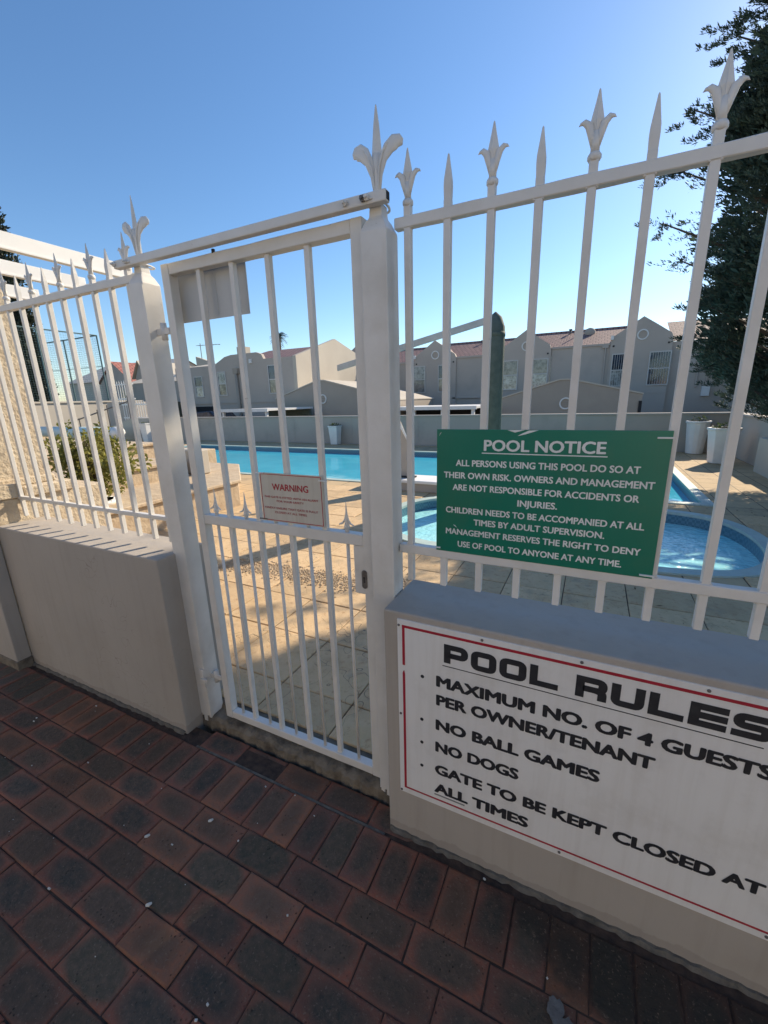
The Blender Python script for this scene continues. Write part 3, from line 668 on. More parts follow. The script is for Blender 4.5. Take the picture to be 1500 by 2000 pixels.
def stroke_letter(m_, ch, x0, w_, z0, h, tx, tz, y):
    for si, st_ in enumerate(LT[ch]):
        closed = st_[0] == 'c'; raw = st_[1:] if closed else st_
        X0, X1, Z0, Z1 = x0+tx/2, x0+w_-tx/2, z0+tz/2, z0+h-tz/2
        pts = [(X0+(X1-X0)*(p[-2]), Z0+(Z1-Z0)*p[-1], p[0] == 'r') for p in raw]
        path = []; n = len(pts)
        for k, (px, pz, rd) in enumerate(pts):
            if rd:
                a = pts[(k-1) % n]; b = pts[(k+1) % n]; rad = h*.20
                def tow(q):
                    d = math.hypot(q[0]-px, q[1]-pz); f_ = min(rad, d*.48)/d; return (px+(q[0]-px)*f_, pz+(q[1]-pz)*f_)
                A, B = tow(a), tow(b)
                for i in range(6):
                    u = i/5; path.append(((1-u)**2*A[0]+2*u*(1-u)*px+u*u*B[0], (1-u)**2*A[1]+2*u*(1-u)*pz+u*u*B[1]))
            else: path.append((px, pz))
        if not closed:   # extend free ends to the full box where they end on the outline
            def ext(p, q):
                dx, dz = p[0]-q[0], p[1]-q[1]; L_ = math.hypot(dx, dz)
                return (p[0]+dx/L_*tx*.5*abs(dx/L_)*0+ (dx/L_)*tx*.5, p[1]+(dz/L_)*tz*.5)
            inner_start = raw[0] in ((.14, .5), (.66, .43)); inner_end = raw[-1] in ((.14, .40), (.14, .43))
            if not inner_start: path[0] = ext(path[0], path[1])
            if not inner_end: path[-1] = ext(path[-1], path[-2])
        n = len(path); L, Rr = [], []
        for k in range(n):
            a = path[(k-1) % n] if (closed or k) else path[k]; b = path[(k+1) % n] if (closed or k < n-1) else path[k]
            d1 = (path[k][0]-a[0], path[k][1]-a[1]); d2 = (b[0]-path[k][0], b[1]-path[k][1])
            def nrm(d):
                l_ = math.hypot(*d); return (0, 0) if l_ < 1e-9 else (-d[1]/l_, d[0]/l_)
            n1, n2 = nrm(d1), nrm(d2)
            if n1 == (0, 0): n1 = n2
            if n2 == (0, 0): n2 = n1
            mx_, mz_ = n1[0]+n2[0], n1[1]+n2[1]; l_ = math.hypot(mx_, mz_); mx_, mz_ = mx_/l_, mz_/l_
            c_ = max(.5, mx_*n1[0]+mz_*n1[1])
            ox, oz = mx_/c_*tx/2, mz_/c_*tz/2
            L.append((path[k][0]+ox, path[k][1]+oz)); Rr.append((path[k][0]-ox, path[k][1]-oz))
        yy = y-.00015*si
        for k in range(n if closed else n-1):
            j = (k+1) % n
            m_.quad((L[k][0], yy, L[k][1]), (L[j][0], yy, L[j][1]), (Rr[j][0], yy, Rr[j][1]), (Rr[k][0], yy, Rr[k][1]))
W_ = .0725; gp = .0085; xx = -.335
for word in ('POOL', 'RULES'):
    for ch in word:
        m_ = MB(); stroke_letter(m_, ch, xx, W_, .7465+.006*(xx+.3), .0630, .0205, .0175, RY-.0001); m_.build('lettering', INKK, rb)
        xx += W_+gp
    xx += .033
MB().box(-.339, .4085, RY, -.0039, .7335, .7360).build('underline', INKK, rb)
for s, a, b, z in (('MAXIMUM NO. OF 4 GUESTS', -.3588, .4385, .6560), ('PER OWNER/TENANT', -.3584, .2175, .5885), ('NO BALL GAMES', -.3594, .1035, .4965), ('NO DOGS', -.360, -.102, .4120), ('GATE TO BE KEPT CLOSED AT', -.3611, .4755, .3225), ('ALL TIMES', -.3625, -.065, .2470)):
    text_mesh(s, a, b, z, .0385, RY-.0001, 'lettering', INKK, rb, .060)
MB().box(-.3625, -.2597, RY, -.0039, .2375, .2390).box(-.3625, -.2597, RY, -.0039, .2345, .2355).build('underline', INKK, rb)
for x, z in ((-.4035, .6767), (-.4058, .5172), (-.4061, .4282), (-.4064, .3349)):
    MB().prism([(x+.0058*math.cos(a*.5236), z+.0058*math.sin(a*.5236)) for a in range(12)], RY, -.0039).build('bullet_point', INKK, rb)
for x, z in ((-.4805, .838), (-.2242, .849), (.0304, .849), (.2934, .849), (.56, .849), (-.4792, .5148), (-.4809, .2005), (.0257, .2045), (.5, .2045)):
    MB().tube([(x, .002, z), (x, -.006, z), (x, -.0075, z)], [.0042, .0042, .0022], 8, 1, (1, 0, 0)).build('screw', STEEL, rb)

# ================================================================== POOL DECK
small = [(-2.20, 3.62), (-2.24, 3.95), (-2.16, 4.35), (-1.88, 4.72), (-1.45, 4.92), (-.6, 4.97), (.4, 4.95), (.95, 4.90), (1.30, 4.76), (1.48, 4.42), (1.54, 3.98), (1.50, 3.55), (1.34, 3.18), (1.08, 2.97), (.65, 2.88), (0, 2.84), (-.7, 2.80), (-1.25, 2.78), (-1.65, 2.84), (-2.0, 3.10)]
def smooth_loop(P, it=2):
    for _ in range(it):
        Q = []
        for k in range(len(P)):
            a, b = P[k], P[(k+1) % len(P)]
            Q += [(a[0]*.75+b[0]*.25, a[1]*.75+b[1]*.25), (a[0]*.25+b[0]*.75, a[1]*.25+b[1]*.75)]
        P = Q
    return P
small = smooth_loop(small)
PX0, PX1, PY0, PY1 = -13.0, 1.38, 5.52, 9.75
main = [(PX0, PY0), (PX1, PY0), (PX1, PY1), (PX0, PY1)]
def holed(outer, holes, z, name, mt):
    bm = bmesh.new(); ed = []
    for loop in [outer]+holes:
        vs = [bm.verts.new((p[0], p[1], z)) for p in loop]
        ed += [bm.edges.new((vs[k], vs[(k+1) % len(vs)])) for k in range(len(vs))]
    bmesh.ops.triangle_fill(bm, use_beauty=True, use_dissolve=False, edges=ed)
    for f_ in bm.faces:
        if f_.normal.z < 0: f_.normal_flip()
    me = bpy.data.meshes.new(name); bm.to_mesh(me); bm.free(); me.materials.append(mt)
    o = bpy.data.objects.new(name, me); COL.objects.link(o); return o
deck = holed([(-30, .245), (9, .245), (9, 11.3), (-30, 11.3)], [small, main], .076, 'pool_deck', DECKB); struct(deck)
DK = bpy.data.meshes
def tile_mesh(seed):
    rnd = random.Random(seed); m_ = MB(); s0 = .2065
    def ring(d, z, j=0):
        i = len(m_.v)
        for sx, sy in ((-1, -1), (1, -1), (1, 1), (-1, 1)): m_.v.append((sx*(s0-d)+rnd.uniform(-j, j), sy*(s0-d)+rnd.uniform(-j, j), z))
        return i
    a = ring(0, -.03); b = ring(0, -.003, .001); c = ring(.004, 0, .0012)
    for p, q in ((a, b), (b, c)):
        for k in range(4): m_.f.append((p+k, p+(k+1) % 4, q+(k+1) % 4, q+k))
    m_.f.append((c, c+1, c+2, c+3))
    me = bpy.data.meshes.new('tile'); me.from_pydata(m_.v, [], m_.f); me.materials.append(TILE); return me
TM = [tile_mesh(s) for s in range(4)]
def near_small(x, y, m=.27):
    ins = False; P = small; dmin = 9
    for k in range(len(P)):
        a, b = P[k], P[(k+1) % len(P)]
        if (a[1] > y) != (b[1] > y) and x < (b[0]-a[0])*(y-a[1])/(b[1]-a[1])+a[0]: ins = not ins
        dmin = min(dmin, math.hypot(a[0]-x, a[1]-y))
    return ins or dmin < m
nt_ = 0
for j in range(0, 12):
    for i in range(-9, 9):
        x = -1.345+.42*i+.21; y = .40+.42*(j-1)+.21+ (0.0)
        if y < .45 and j == 0: continue
        if not (-4.4 < x < 2.5) or y > 5.2 or near_small(x, y): continue
        o = bpy.data.objects.new('tile', random.choice(TM)); COL.objects.link(o); o.parent = deck
        o.location = (x, y, .0845+random.uniform(-.0015, .0015)); o.rotation_euler = (random.uniform(-.004, .004), random.uniform(-.004, .004), random.choice((0, 1, 2, 3))*math.pi/2+random.uniform(-.006, .006)); nt_ += 1
# first row against the threshold
for i in range(-8, 8):
    x = -1.345+.42*i+.21
    if x < -4.4: continue
    o = bpy.data.objects.new('tile', random.choice(TM)); COL.objects.link(o); o.parent = deck
    o.scale = (1, .50, 1); o.location = (x, .2955, .0842); o.rotation_euler = (0, 0, random.uniform(-.004, .004))
# coping, band, water
def ringmesh(loop, off_in, z0, z1, name, mt, par=None, sx=None):
    """coping ring: from the loop outwards by off"""
    n = len(loop); m_ = MB(); out = []
    for k in range(n):
        a, b = loop[k-1], loop[(k+1) % n]; d = (b[0]-a[0], b[1]-a[1]); l_ = math.hypot(*d)
        if n == 4:
            cx = (PX0+PX1)/2; cy = (PY0+PY1)/2; out.append((loop[k][0]+math.copysign(off_in, loop[k][0]-cx), loop[k][1]+math.copysign(off_in, loop[k][1]-cy)))
        else: out.append((loop[k][0]-d[1]/l_*-off_in*SG, loop[k][1]+d[0]/l_*-off_in*SG))
    for k in range(n):
        j = (k+1) % n; a, b, c, d = loop[k], loop[j], out[j], out[k]
        m_.quad((a[0], a[1], z1), (b[0], b[1], z1), (c[0], c[1], z1), (d[0], d[1], z1))
        m_.quad((a[0], a[1], z0), (b[0], b[1], z0), (b[0], b[1], z1), (a[0], a[1], z1))
        m_.quad((d[0], d[1], z0), (c[0], c[1], z0), (c[0], c[1], z1), (d[0], d[1], z1))
    o = m_.build(name, mt, par); return o
area = sum(small[k][0]*small[(k+1) % len(small)][1]-small[(k+1) % len(small)][0]*small[k][1] for k in range(len(small)))
SG = 1 if area > 0 else -1
def wallring(loop, z0, z1, name, mt, grow=0):
    m_ = MB()
    for k in range(len(loop)):
        a, b = loop[k], loop[(k+1) % len(loop)]; m_.quad((a[0], a[1], z0), (b[0], b[1], z0), (b[0], b[1], z1), (a[0], a[1], z1))
    return m_.build(name, mt)
for loop, wm, zs, nm, lab in ((small, WATERS, -.055, 'splash_pool', 0), (main, WATER, -.045, 'swimming_pool', 0)):
    basin = wallring(loop, -1.3, zs-.005, nm+'_basin', BASIN); basin['kind'] = 'structure'
    band = wallring(loop, zs-.005, .06, 'tile_band', BAND); band.parent = basin
    cp = ringmesh(loop, .125, .055, .0915, 'coping', COPE); cp.parent = basin
    i0 = MB(); i0.v = [(p[0], p[1], zs) for p in loop]; i0.f = [tuple(range(len(loop)))]
    wo = i0.build('water', wm); wo['kind'] = 'structure'
# gravel strip across the paving
gv = MB()
for k in range(2600):
    u = random.random(); x = -2.95+u*1.75; yc = 1.50+.10*math.sin(u*3)+(.22*max(0, u-.75)/.25); y = yc+random.gauss(0, .075)
    s = random.uniform(.004, .013); a = random.uniform(0, 3.1)
    gv.tube([(x-s*.8*math.cos(a), y-s*.8*math.sin(a), .087), (x, y, .087+s*.2), (x+s*.8*math.cos(a), y+s*.8*math.sin(a), .087)], [s*.35, s*.75, s*.3], 5, .6, (0, 0, 1))
props(gv.build('gravel', ROCK), 'strip of loose pale pebbles across the sunlit deck behind the gate', 'gravel', kind='stuff')

# ================================================================== THINGS ROUND THE POOL
gp_ = thing('timber_post', 'thick dark green timber post with a pointed top beside the swimming pool', 'post', (-1.33, 5.22, .08))
cx, cy = -1.33, 5.22; pts = []
m_ = MB()
rg = [(.14, .08), (.14, 2.28), (.135, 2.42), (.09, 2.55), (.01, 2.62)]
m_.tube([(cx, cy, z) for r_, z in rg], [r_ for r_, z in rg], 12); m_.build('shaft', GREENW, gp_, bevel=0)
MB().tube([(cx, cy, 2.30), (cx, cy, 2.36)], .145, 12).build('band', GREENW, gp_)
bmx = thing('canopy_beam', 'grey metal beam reaching left from the green post', 'beam', (-1.47, 5.22, 2.5))
MB().prism([(-3.9, 1.985), (-1.45, 2.475), (-1.45, 2.565), (-3.9, 2.075)], 5.19, 5.24).build('beam', GALV, bmx, bevel=.004)
pf = thing('starting_block', 'low white rendered block standing between the two pools', 'block', (-2.7, 5.25, .08))
MB().prism([(-3.35, 4.98), (-1.95, 4.98), (-1.95, 5.42), (-3.35, 5.42)], .08, .215, 'z').build('side', BACKW, pf, bevel=.006)
MB().prism([(-3.39, 4.94), (-1.92, 4.94), (-1.92, 5.46), (-3.39, 5.46)], .216, .262, 'z').build('top', BEAMW, pf, bevel=.006)
sl = thing('slide_rail', 'tapered white sheet metal slide frame standing on the low block', 'slide frame', (-2.85, 5.2, .26))
MB().prism([(-2.90, .27), (-2.60, .27), (-2.60, .78), (-2.98, 1.62), (-3.03, 1.60), (-2.90, 1.0)], 5.19, 5.215).build('side_panel', BACKW, sl)
MB().tube([(-3.05, 5.18, 1.62), (-2.60, 5.18, .80), (-2.585, 5.18, .27)], .02, 6).build('rail', BEAMW, sl)
MB().box(-3.0, -2.90, 5.10, 5.18, 1.02, 1.16).build('latch_box', simple('cream_box', (.55, .45, .30)), sl)
MB().box(-2.80, -2.52, 5.12, 5.27, .263, .285).build('foot_plate', DARK, sl)

def planter(x, y, r_, h, lab, grp=None, seed=0, kind=4, leaves=220, z=.084):
    o = thing('planter', lab, 'planter', (x, y, z), group=grp)
    m_ = MB(); n = kind; rot = math.pi/4 if kind == 4 else .2
    m_.tube([(x, y, z), (x, y, z+h*.93), (x, y, z+h*.93), (x, y, z+h), (x, y, z+h), (x, y, z+h*.92)], [r_*.72, r_*.97, r_*1.04, r_*1.06, r_*.92, r_*.90], n, 1, (0, 1, 0), rot)
    m_.build('pot', TRIM, o, bevel=.008)
    MB().tube([(x, y, z+h*.90), (x, y, z+h*.925)], r_*.9, n, 1, (0, 1, 0), rot).build('soil', SOIL, o)
    if leaves:
        leafcloud('plant', LEAFP, [((x, y, z+h*1.02), (r_*.75, r_*.75, h*.10))], leaves, .05, o, seed)
    return o
def leafcloud(name, mt, blobs, n, size, parent=None, seed=0, aspect=.45, local=False, shell=.0, upb=0.0, gaps=None, wexp=.75, axis=None):
    """many small leaf faces spread through ellipsoids; blobs: (centre, radii[, weight])"""
    rg_ = np.random.default_rng(seed)
    wts = np.array([b[1][0]*b[1][1]*b[1][2]*(b[2] if len(b) > 2 else 1) for b in blobs])**wexp; wts = wts/wts.sum()
    idx = rg_.choice(len(blobs), n, p=wts)
    C = np.array([b[0] for b in blobs])[idx]; Rd = np.array([b[1] for b in blobs])[idx]
    d = rg_.normal(size=(n, 3)); d /= np.linalg.norm(d, axis=1)[:, None]
    rad = rg_.random(n)**(1/3); rad = shell+(1-shell)*rad; 
    P = C+d*rad[:, None]*Rd
    if gaps:
        sv = np.array(sdir); keep = np.ones(n, bool)
        for (gx, gy, gr, *kp) in gaps:
            w_ = P-np.array([gx, gy, 0.0]); along = w_@sv; perp = np.linalg.norm(w_-along[:, None]*sv, axis=1); keep &= (perp > gr) | (rg_.random(n) < (kp[0] if kp else 0)*(P[:, 0] < .152*(P[:, 1]+1.05)))
        P = P[keep]; d = d[keep]; n = len(P)
    if axis is not None:
        o_ = P-np.array([axis[0], axis[1], 0]); o_[:, 2] = 0; o_ /= np.linalg.norm(o_, axis=1)[:, None]+1e-6; d = o_*1.5+d*.3
    a = d*.6+rg_.normal(size=(n, 3))*(.7 if axis is None else .42); a[:, 2] += upb; a /= np.linalg.norm(a, axis=1)[:, None]
    b = np.cross(a, rg_.normal(size=(n, 3))); b /= np.linalg.norm(b, axis=1)[:, None]
    s = size*(.6+.8*rg_.random(n))[:, None]
    V = np.stack([P, P+a*s*.5+b*s*aspect*.5, P+a*s, P+a*s*.5-b*s*aspect*.5], 1).reshape(-1, 3)
    me = bpy.data.meshes.new(name); me.vertices.add(n*4); me.vertices.foreach_set('co', V.ravel())
    me.loops.add(n*4); me.loops.foreach_set('vertex_index', np.arange(n*4)); me.polygons.add(n)
    me.polygons.foreach_set('loop_start', np.arange(0, n*4, 4)); me.polygons.foreach_set('loop_total', np.full(n, 4))
    me.update(calc_edges=True); me.materials.append(mt)
    o = bpy.data.objects.new(name, me); COL.objects.link(o); place(o, parent, local); return o
G_ = 'white planters standing along the pool wall'
planter(-7.75, 11.02, .24, .62, 'white square planter with a small green plant, centre of the far pool wall', G_, 1)
planter(-16.2, 10.2, .28, .75, 'white tapering planter in the far left corner by the ramp', G_, 2, leaves=60)
planter(2.20, 11.02, .235, .75, 'white round planter at the far right corner, behind its neighbour', G_, 3, 14, 90)
planter(2.36, 9.50, .27, .70, 'white planter near the right corner, in front of the other', G_, 4, 6, 130)

bw = thing('pool_wall', 'long low taupe wall along the far side of the pool', 'wall', (-6, 11.4, 0))
box('wall', BACKW, -16.5, 2.85, 11.34, 11.5, -1.1, .96, bw)
box('coping', BACKW, -16.5, 2.9, 11.30, 11.54, .96, 1.005, bw, bevel=.008)
for x in (-14.5, -12.1, -9.7, -7.3, -4.9, -2.5, -.1): box('joint_strip', BACKW, x, x+.03, 11.332, 11.345, .08, .955, bw)
sw = thing('side_wall', 'low wall closing the pool yard on the right, behind the planters', 'wall', (2.95, 10, 0))
box('wall', BACKW, 2.86, 3.02, 8.62, 11.33, -1.1, .96, sw); box('coping', BACKW, 2.82, 3.06, 8.6, 11.29, .961, 1.005, sw, bevel=.008)
nw = thing('yard_wall', 'pale wall stub at the right edge of the frame beside the pool deck', 'wall', (2.8, 6, 0))
box('wall', HOUSEL, 2.68, 3.2, 3.2, 8.60, -1.1, .68, nw, bevel=.01)

# terraces on the left
tr = thing('stone_terrace', 'stepped stone-paved terrace in the sun, left of the pool', 'terrace', (-5.5, 3, .08))
def tier(poly, z0, z1, cop=.05):
    MB().prism(poly, z0, z1-cop-.008, 'z').build('riser', STONE, tr)
    cx_ = sum(p[0] for p in poly)/len(poly); cy_ = sum(p[1] for p in poly)/len(poly)
    MB().prism([(p[0]+math.copysign(.035, p[0]-cx_), p[1]+math.copysign(.03, p[1]-cy_)) for p in poly], z1-cop, z1, 'z').build('coping', STONE, tr, bevel=.012)
tier([(-13, 1.0), (-4.5, 1.0), (-4.5, 3.32), (-5.7, 4.5), (-13, 4.5)], .07, .455)
tier([(-13, 1.0), (-5.55, 1.0), (-5.55, 3.3), (-13, 3.3)], .452, .70)
tier([(-13, 1.0), (-6.9, 1.0), (-6.9, 3.9), (-13, 3.9)], .445, .88)
box('block', HOUSEL, -5.9, -5.35, 3.42, 3.62, .457, .84, tr, bevel=.02)
x = -5.53
box('step', STONE, -8.6, -6.95, 3.95, 5.2, .07, .62, tr, bevel=.01)
# shrub in a white urn
ub = thing('shrub', 'bushy yellow-green shrub growing in a white urn behind the left railing', 'shrub', (-4.95, 1.62, .1))
m_ = MB(); m_.lathe(-4.95, 1.62, [(.10, .08), (.13, .10), (.09, .14), (.12, .22), (.18, .36), (.20, .44), (.225, .47), (.225, .50), (.18, .50), (.16, .44)], 20); m_.build('urn', TRIM, ub, smooth=True)
br = MB()
for k in range(22):
    a = random.uniform(0, 6.28); r1 = random.uniform(.15, .38); h = random.uniform(.75, 1.25)
    br.tube([(-4.95, 1.62, .44), (-4.95+.4*r1*math.cos(a), 1.62+.4*r1*math.sin(a), .62), (-4.95+r1*math.cos(a), 1.62+r1*math.sin(a), h)], [.010, .007, .003], 5)
br.build('stem', BARK, ub)
bl = [((-4.95+random.gauss(0, .22), 1.62+random.gauss(0, .20), .9+random.gauss(0, .17)), (.13, .13, .11)) for _ in range(46)]
bl += [((-5.15, 1.6, 1.30), (.08, .08, .08)), ((-4.7, 1.7, 1.27), (.08, .08, .10)), ((-4.95, 1.62, .95), (.30, .28, .28))]
leafcloud('foliage', LEAFB, bl, 5200, .055, ub, 3, .5)
st_ = []
for k, (x, y, r_) in enumerate(((-4.30, 1.38, .055), (-4.15, 1.42, .06), (-4.42, 1.45, .045))):
    o = MB(); o.lathe(0, 0, [(.001, -r_*.7), (r_*.7, -r_*.5), (r_, 0), (r_*.7, r_*.5), (.001, r_*.7)], 10)
    s = o.build('stone', simple('dark_stone', (.09, .085, .08)) if k == 0 else MATS['dark_stone'], smooth=True)
    s.location = (x, y, .12); props(s, ('dark round stone by the urn, middle of three', 'dark round stone by the urn, nearest the gate', 'smallest dark round stone by the urn')[k], 'stone', 'round stones by the urn')

# pergola
pg = thing('pergola', 'white pergola beams against the sky at the left', 'pergola', (-5.3, 1.5, 0))
for x in (-4.25, -5.03, -5.95):
    box('beam', BEAMW, x-.035, x, -1.6, 2.03, 2.735, 2.85, pg, bevel=.002)
    box('beam_flange', BEAMW, x-.05, x+.012, -1.6, 2.03, 2.722, 2.7345, pg)
box('cross_beam', BEAMW, -7.2, -4.20, 2.032, 2.075, 2.735, 2.792, pg, bevel=.002)
box('cross_beam', BEAMW, -7.2, -4.20, -1.66, -1.602, 2.62, 2.85, pg, bevel=.003)
for x, y in ((-4.35, -1.63), (-7.1, -1.63), (-7.1, 2.05)): box('post', BEAMW, x-.05, x+.05, y-.05, y+.05, 0 if y < 0 else .08, 2.619 if y < 0 else 2.734, pg)

# pool cover roller
hb = thing('bounce_wall', 'unseen cream wall block added behind the viewer to bounce warm light', 'bounce_wall', (-1, -5, 0))  # unseen block added to bounce warm sunlight onto the shaded fronts
box('wall', CREAMB, -9, 8, -5.4, -4.6, -.3, 2.9, hb); box('coping', TRIM, -9.1, 8.1, -5.5, -4.5, 2.901, 3.0, hb)
rl = thing('cover_roller', 'rolled pale blue pool cover lying on its roller at the far left', 'pool cover', (-20.5, 9.9, .1))
m_ = MB(); m_.tube([(-25, 9.9, .46), (-17.9, 9.9, .46)], .24, 18, 1, (0, 0, 1)); m_.build('roll', simple('pool_cover', (.42, .60, .60), (.62, .70, .68), .5, 1.2, .4, 8, .03), rl, smooth=True)
m_ = MB(); m_.tube([(-17.9, 9.9, .46), (-17.55, 9.9, .46), (-17.45, 9.9, .46)], [.25, .25, .12], 18, 1, (0, 0, 1)); m_.build('end_cap', TRIM, rl, smooth=True)
for x in (-24.6, -18.2): box('stand', GALV, x-.05, x+.05, 9.7, 10.1, .077, .25, rl)

# far left: retaining wall, stairs, railing, terrace ground, tennis fence, cypresses
rw = thing('retaining_wall', 'sunlit beige retaining wall at the far left behind the shrub', 'wall', (-27, 14, 0))
box('wall', HOUSEL, -27.4, -27.0, 6, 19.0, -1.0, 1.78, rw); box('coping', HOUSEL, -27.45, -26.93, 6, 19.05, 1.781, 1.88, rw, bevel=.01)
up_ = box('upper_ground', EARTH, -120, -27.41, 2, 60, -1.05, 1.74); struct(up_)
rp = thing('ramp', 'shaded concrete ramp rising behind the pool cover roller', 'ramp', (-19, 11, 0))
MB().prism([(-22.5, .0), (-16.6, .0), (-16.6, 1.0), (-18.3, 1.0), (-22.5, .0)][:-1], 11.0, 11.9).build('side', BACKW, rp)
MB().box(-16.59, -15.0, 11.0, 11.25, 0, 1.02).build('landing_wall', BACKW, rp)
rlx = thing('handrail', 'dark steel handrail climbing the ramp at the far left', 'handrail', (-19.5, 11, 0))
MB().tube([(-22.3, 10.98, .95), (-18.3, 10.98, 1.72)], .03, 6, 1, (0, 0, 1)).build('rail', STEEL, rlx)
for k in range(6):
    x = -22.2+k*.78; z = .04+k*.19; MB().tube([(x, 10.98, max(0, z)), (x, 10.98, z+.98)], .025, 6).build('baluster', STEEL, rlx)
def palisade(x0, x1, y, z0, z1, n, lab):
    o = thing('picket_fence', lab, 'fence', ((x0+x1)/2, y, z0), group='small white spiked fences at the far left')
    for z in (z0+.12, z1-.22): MB().box(x0, x1, y-.02, y+.02, z, z+.06).build('rail', TRIM, o)
    for k in range(n):
        x = x0+(x1-x0)*(k+.5)/n; MB().tube([(x, y, z0), (x, y, z1-.1), (x, y, z1)], [.022, .022, .004], 4).build('picket', TRIM, o)
palisade(-22.2, -20.3, 12.7, 1.72, 2.75, 10, 'small white spiked fence above the ramp, upper of the two')
palisade(-20.8, -18.7, 12.3, .82, 1.78, 12, 'small white spiked fence above the ramp, lower of the two')
box('landing', BACKW, -22.4, -20.2, 12.55, 13.4, -1, 1.718, rp)
tf = thing('court_fence', 'tall green mesh tennis court fence at the far left', 'fence', (-36, 19, 1.74))
zt_ = 6.5
for x, y in ((-32.7, 19), (-36.9, 19), (-40.9, 19), (-45, 19), (-32.7, 15.2), (-32.7, 11.5)):
    MB().tube([(x, y, 1.74), (x, y, zt_)], .05, 6).build('post', NETG, tf)
MB().tube([(-46, 19, zt_), (-32.7, 19, zt_)], .045, 6, 1, (0, 0, 1)).build('top_rail', NETG, tf)
MB().tube([(-32.7, 19, zt_), (-32.7, 11, zt_)], .045, 6, 1, (0, 0, 1)).build('top_rail', NETG, tf)
MB().tube([(-46, 19, 4.4), (-32.7, 19, 4.4)], .02, 6, 1, (0, 0, 1)).build('middle_rail', NETG, tf)
nm = MB()
for k in range(90):
    x = -46+k*.149
    nm.quad((x, 19, 1.75), (x+.008, 19, 1.75), (x+.008, 19, zt_), (x, 19, zt_))
for k in range(32):
    z = 1.8+k*.149; nm.quad((-46, 19, z), (-32.7, 19, z), (-32.7, 19, z+.008), (-46, 19, z+.008))
for k in range(50):
    y = 11.1+k*.158; nm.quad((-32.7, y, 1.75), (-32.7, y+.008, 1.75), (-32.7, y+.008, zt_), (-32.7, y, zt_))
for k in range(32):
    z = 1.8+k*.149; nm.quad((-32.7, 11, z), (-32.7, 19, z), (-32.7, 19, z+.008), (-32.7, 11, z+.008))
q = nm.build('wire_mesh', NETG, tf); q['kind'] = 'stuff'

def cypress(x, y, z0, h, r_, lab, seed, n=9000):
    o = thing('cypress', lab, 'tree', (x, y, z0), group='dark cypresses at the far left')
    MB().tube([(x, y, z0), (x, y, z0+h*.9)], [.2, .03], 8).build('trunk', BARK, o)
    rr = random.Random(seed); bl_ = []
    for k in range(90):
        u = (k+.5)/90; rad = r_*math.sin(math.pi*min(1, (.12+.88*(1-u))**.8*.55+.02))*1.0
        a = rr.uniform(0, 6.28); q_ = rr.uniform(.2, .8)*rad
        bl_.append(((x+q_*math.cos(a), y+q_*math.sin(a), z0+.3+u*(h-.3)), (rad*.5+.06, rad*.5+.06, h*.05)))
    leafcloud('crown', LEAFD, bl_, n, .22, o, seed, .4, upb=.8)
cypress(-34.7, 15.2, 1.74, 12.3, 1.15, 'tall dark cypress cut by the left edge of the frame', 11, 14000)
cypress(-33.6, 15.6, 1.74, 4.3, .30, 'thin dark cypress showing through the railing left of the court fence', 12, 2500)

# ================================================================== HOUSES
WTRIM = simple('window_trim', (.60, .56, .51), (.54, .51, .47), .6)
def window(par, x0, x1, z0, z1, y, pane, bars=False, split=.5, lower=None):
    f_ = MB(); t_ = .06
    f_.box(x0-t_, x0, y-.05, y+.03, z0-t_, z1+t_).box(x1, x1+t_, y-.05, y+.03, z0-t_, z1+t_).box(x0, x1, y-.05, y+.03, z1, z1+t_).box(x0, x1, y-.05, y+.03, z0-t_, z0)
    zm = z0+(z1-z0)*split; f_.box(x0, x1, y-.045, y+.02, zm-.035, zm+.035)
    wf = f_.build('window', WTRIM, par)
    MB().box(x0, x1, y-.012, y-.004, zm+.035, z1).build('pane', pane, wf)
    MB().box(x0, x1, y-.012, y-.004, z0, zm-.035).build('pane', lower or pane, wf)
    if bars:
        b_ = MB(); n = 8
        for k in range(1, n): xk = x0+(x1-x0)*k/n; b_.box(xk-.009, xk+.009, y-.075, y-.052, z0, z1)
        b_.build('burglar_bars', WTRIM, wf)
def ringpart(par, x, z, r_, y, name='vent'):
    m_ = MB(); n = 24; v0 = 0
    for yy in (y-.06, y+.02):
        for rr_ in (r_, r_*.78):
            for k in range(n): a = 2*math.pi*k/n; m_.v.append((x+rr_*math.cos(a), yy, z+rr_*math.sin(a)))
    for k in range(n):
        j = (k+1) % n; m_.f += [(k, j, n+j, n+k), (k, j, 2*n+j, 2*n+k), (n+k, n+j, 3*n+j, 3*n+k)]
    rg = m_.build(name, TRIM, par)
    l_ = MB()
    for q_ in (-.45, -.1, .25, .55): hw = math.sqrt(max(0, 1-q_*q_))*r_*.76; l_.box(x-hw, x+hw, y-.03, y-.005, z+q_*r_-.012, z+q_*r_+.02)
    l_.build('louvre', HOUSE, rg)
FY = 30.0
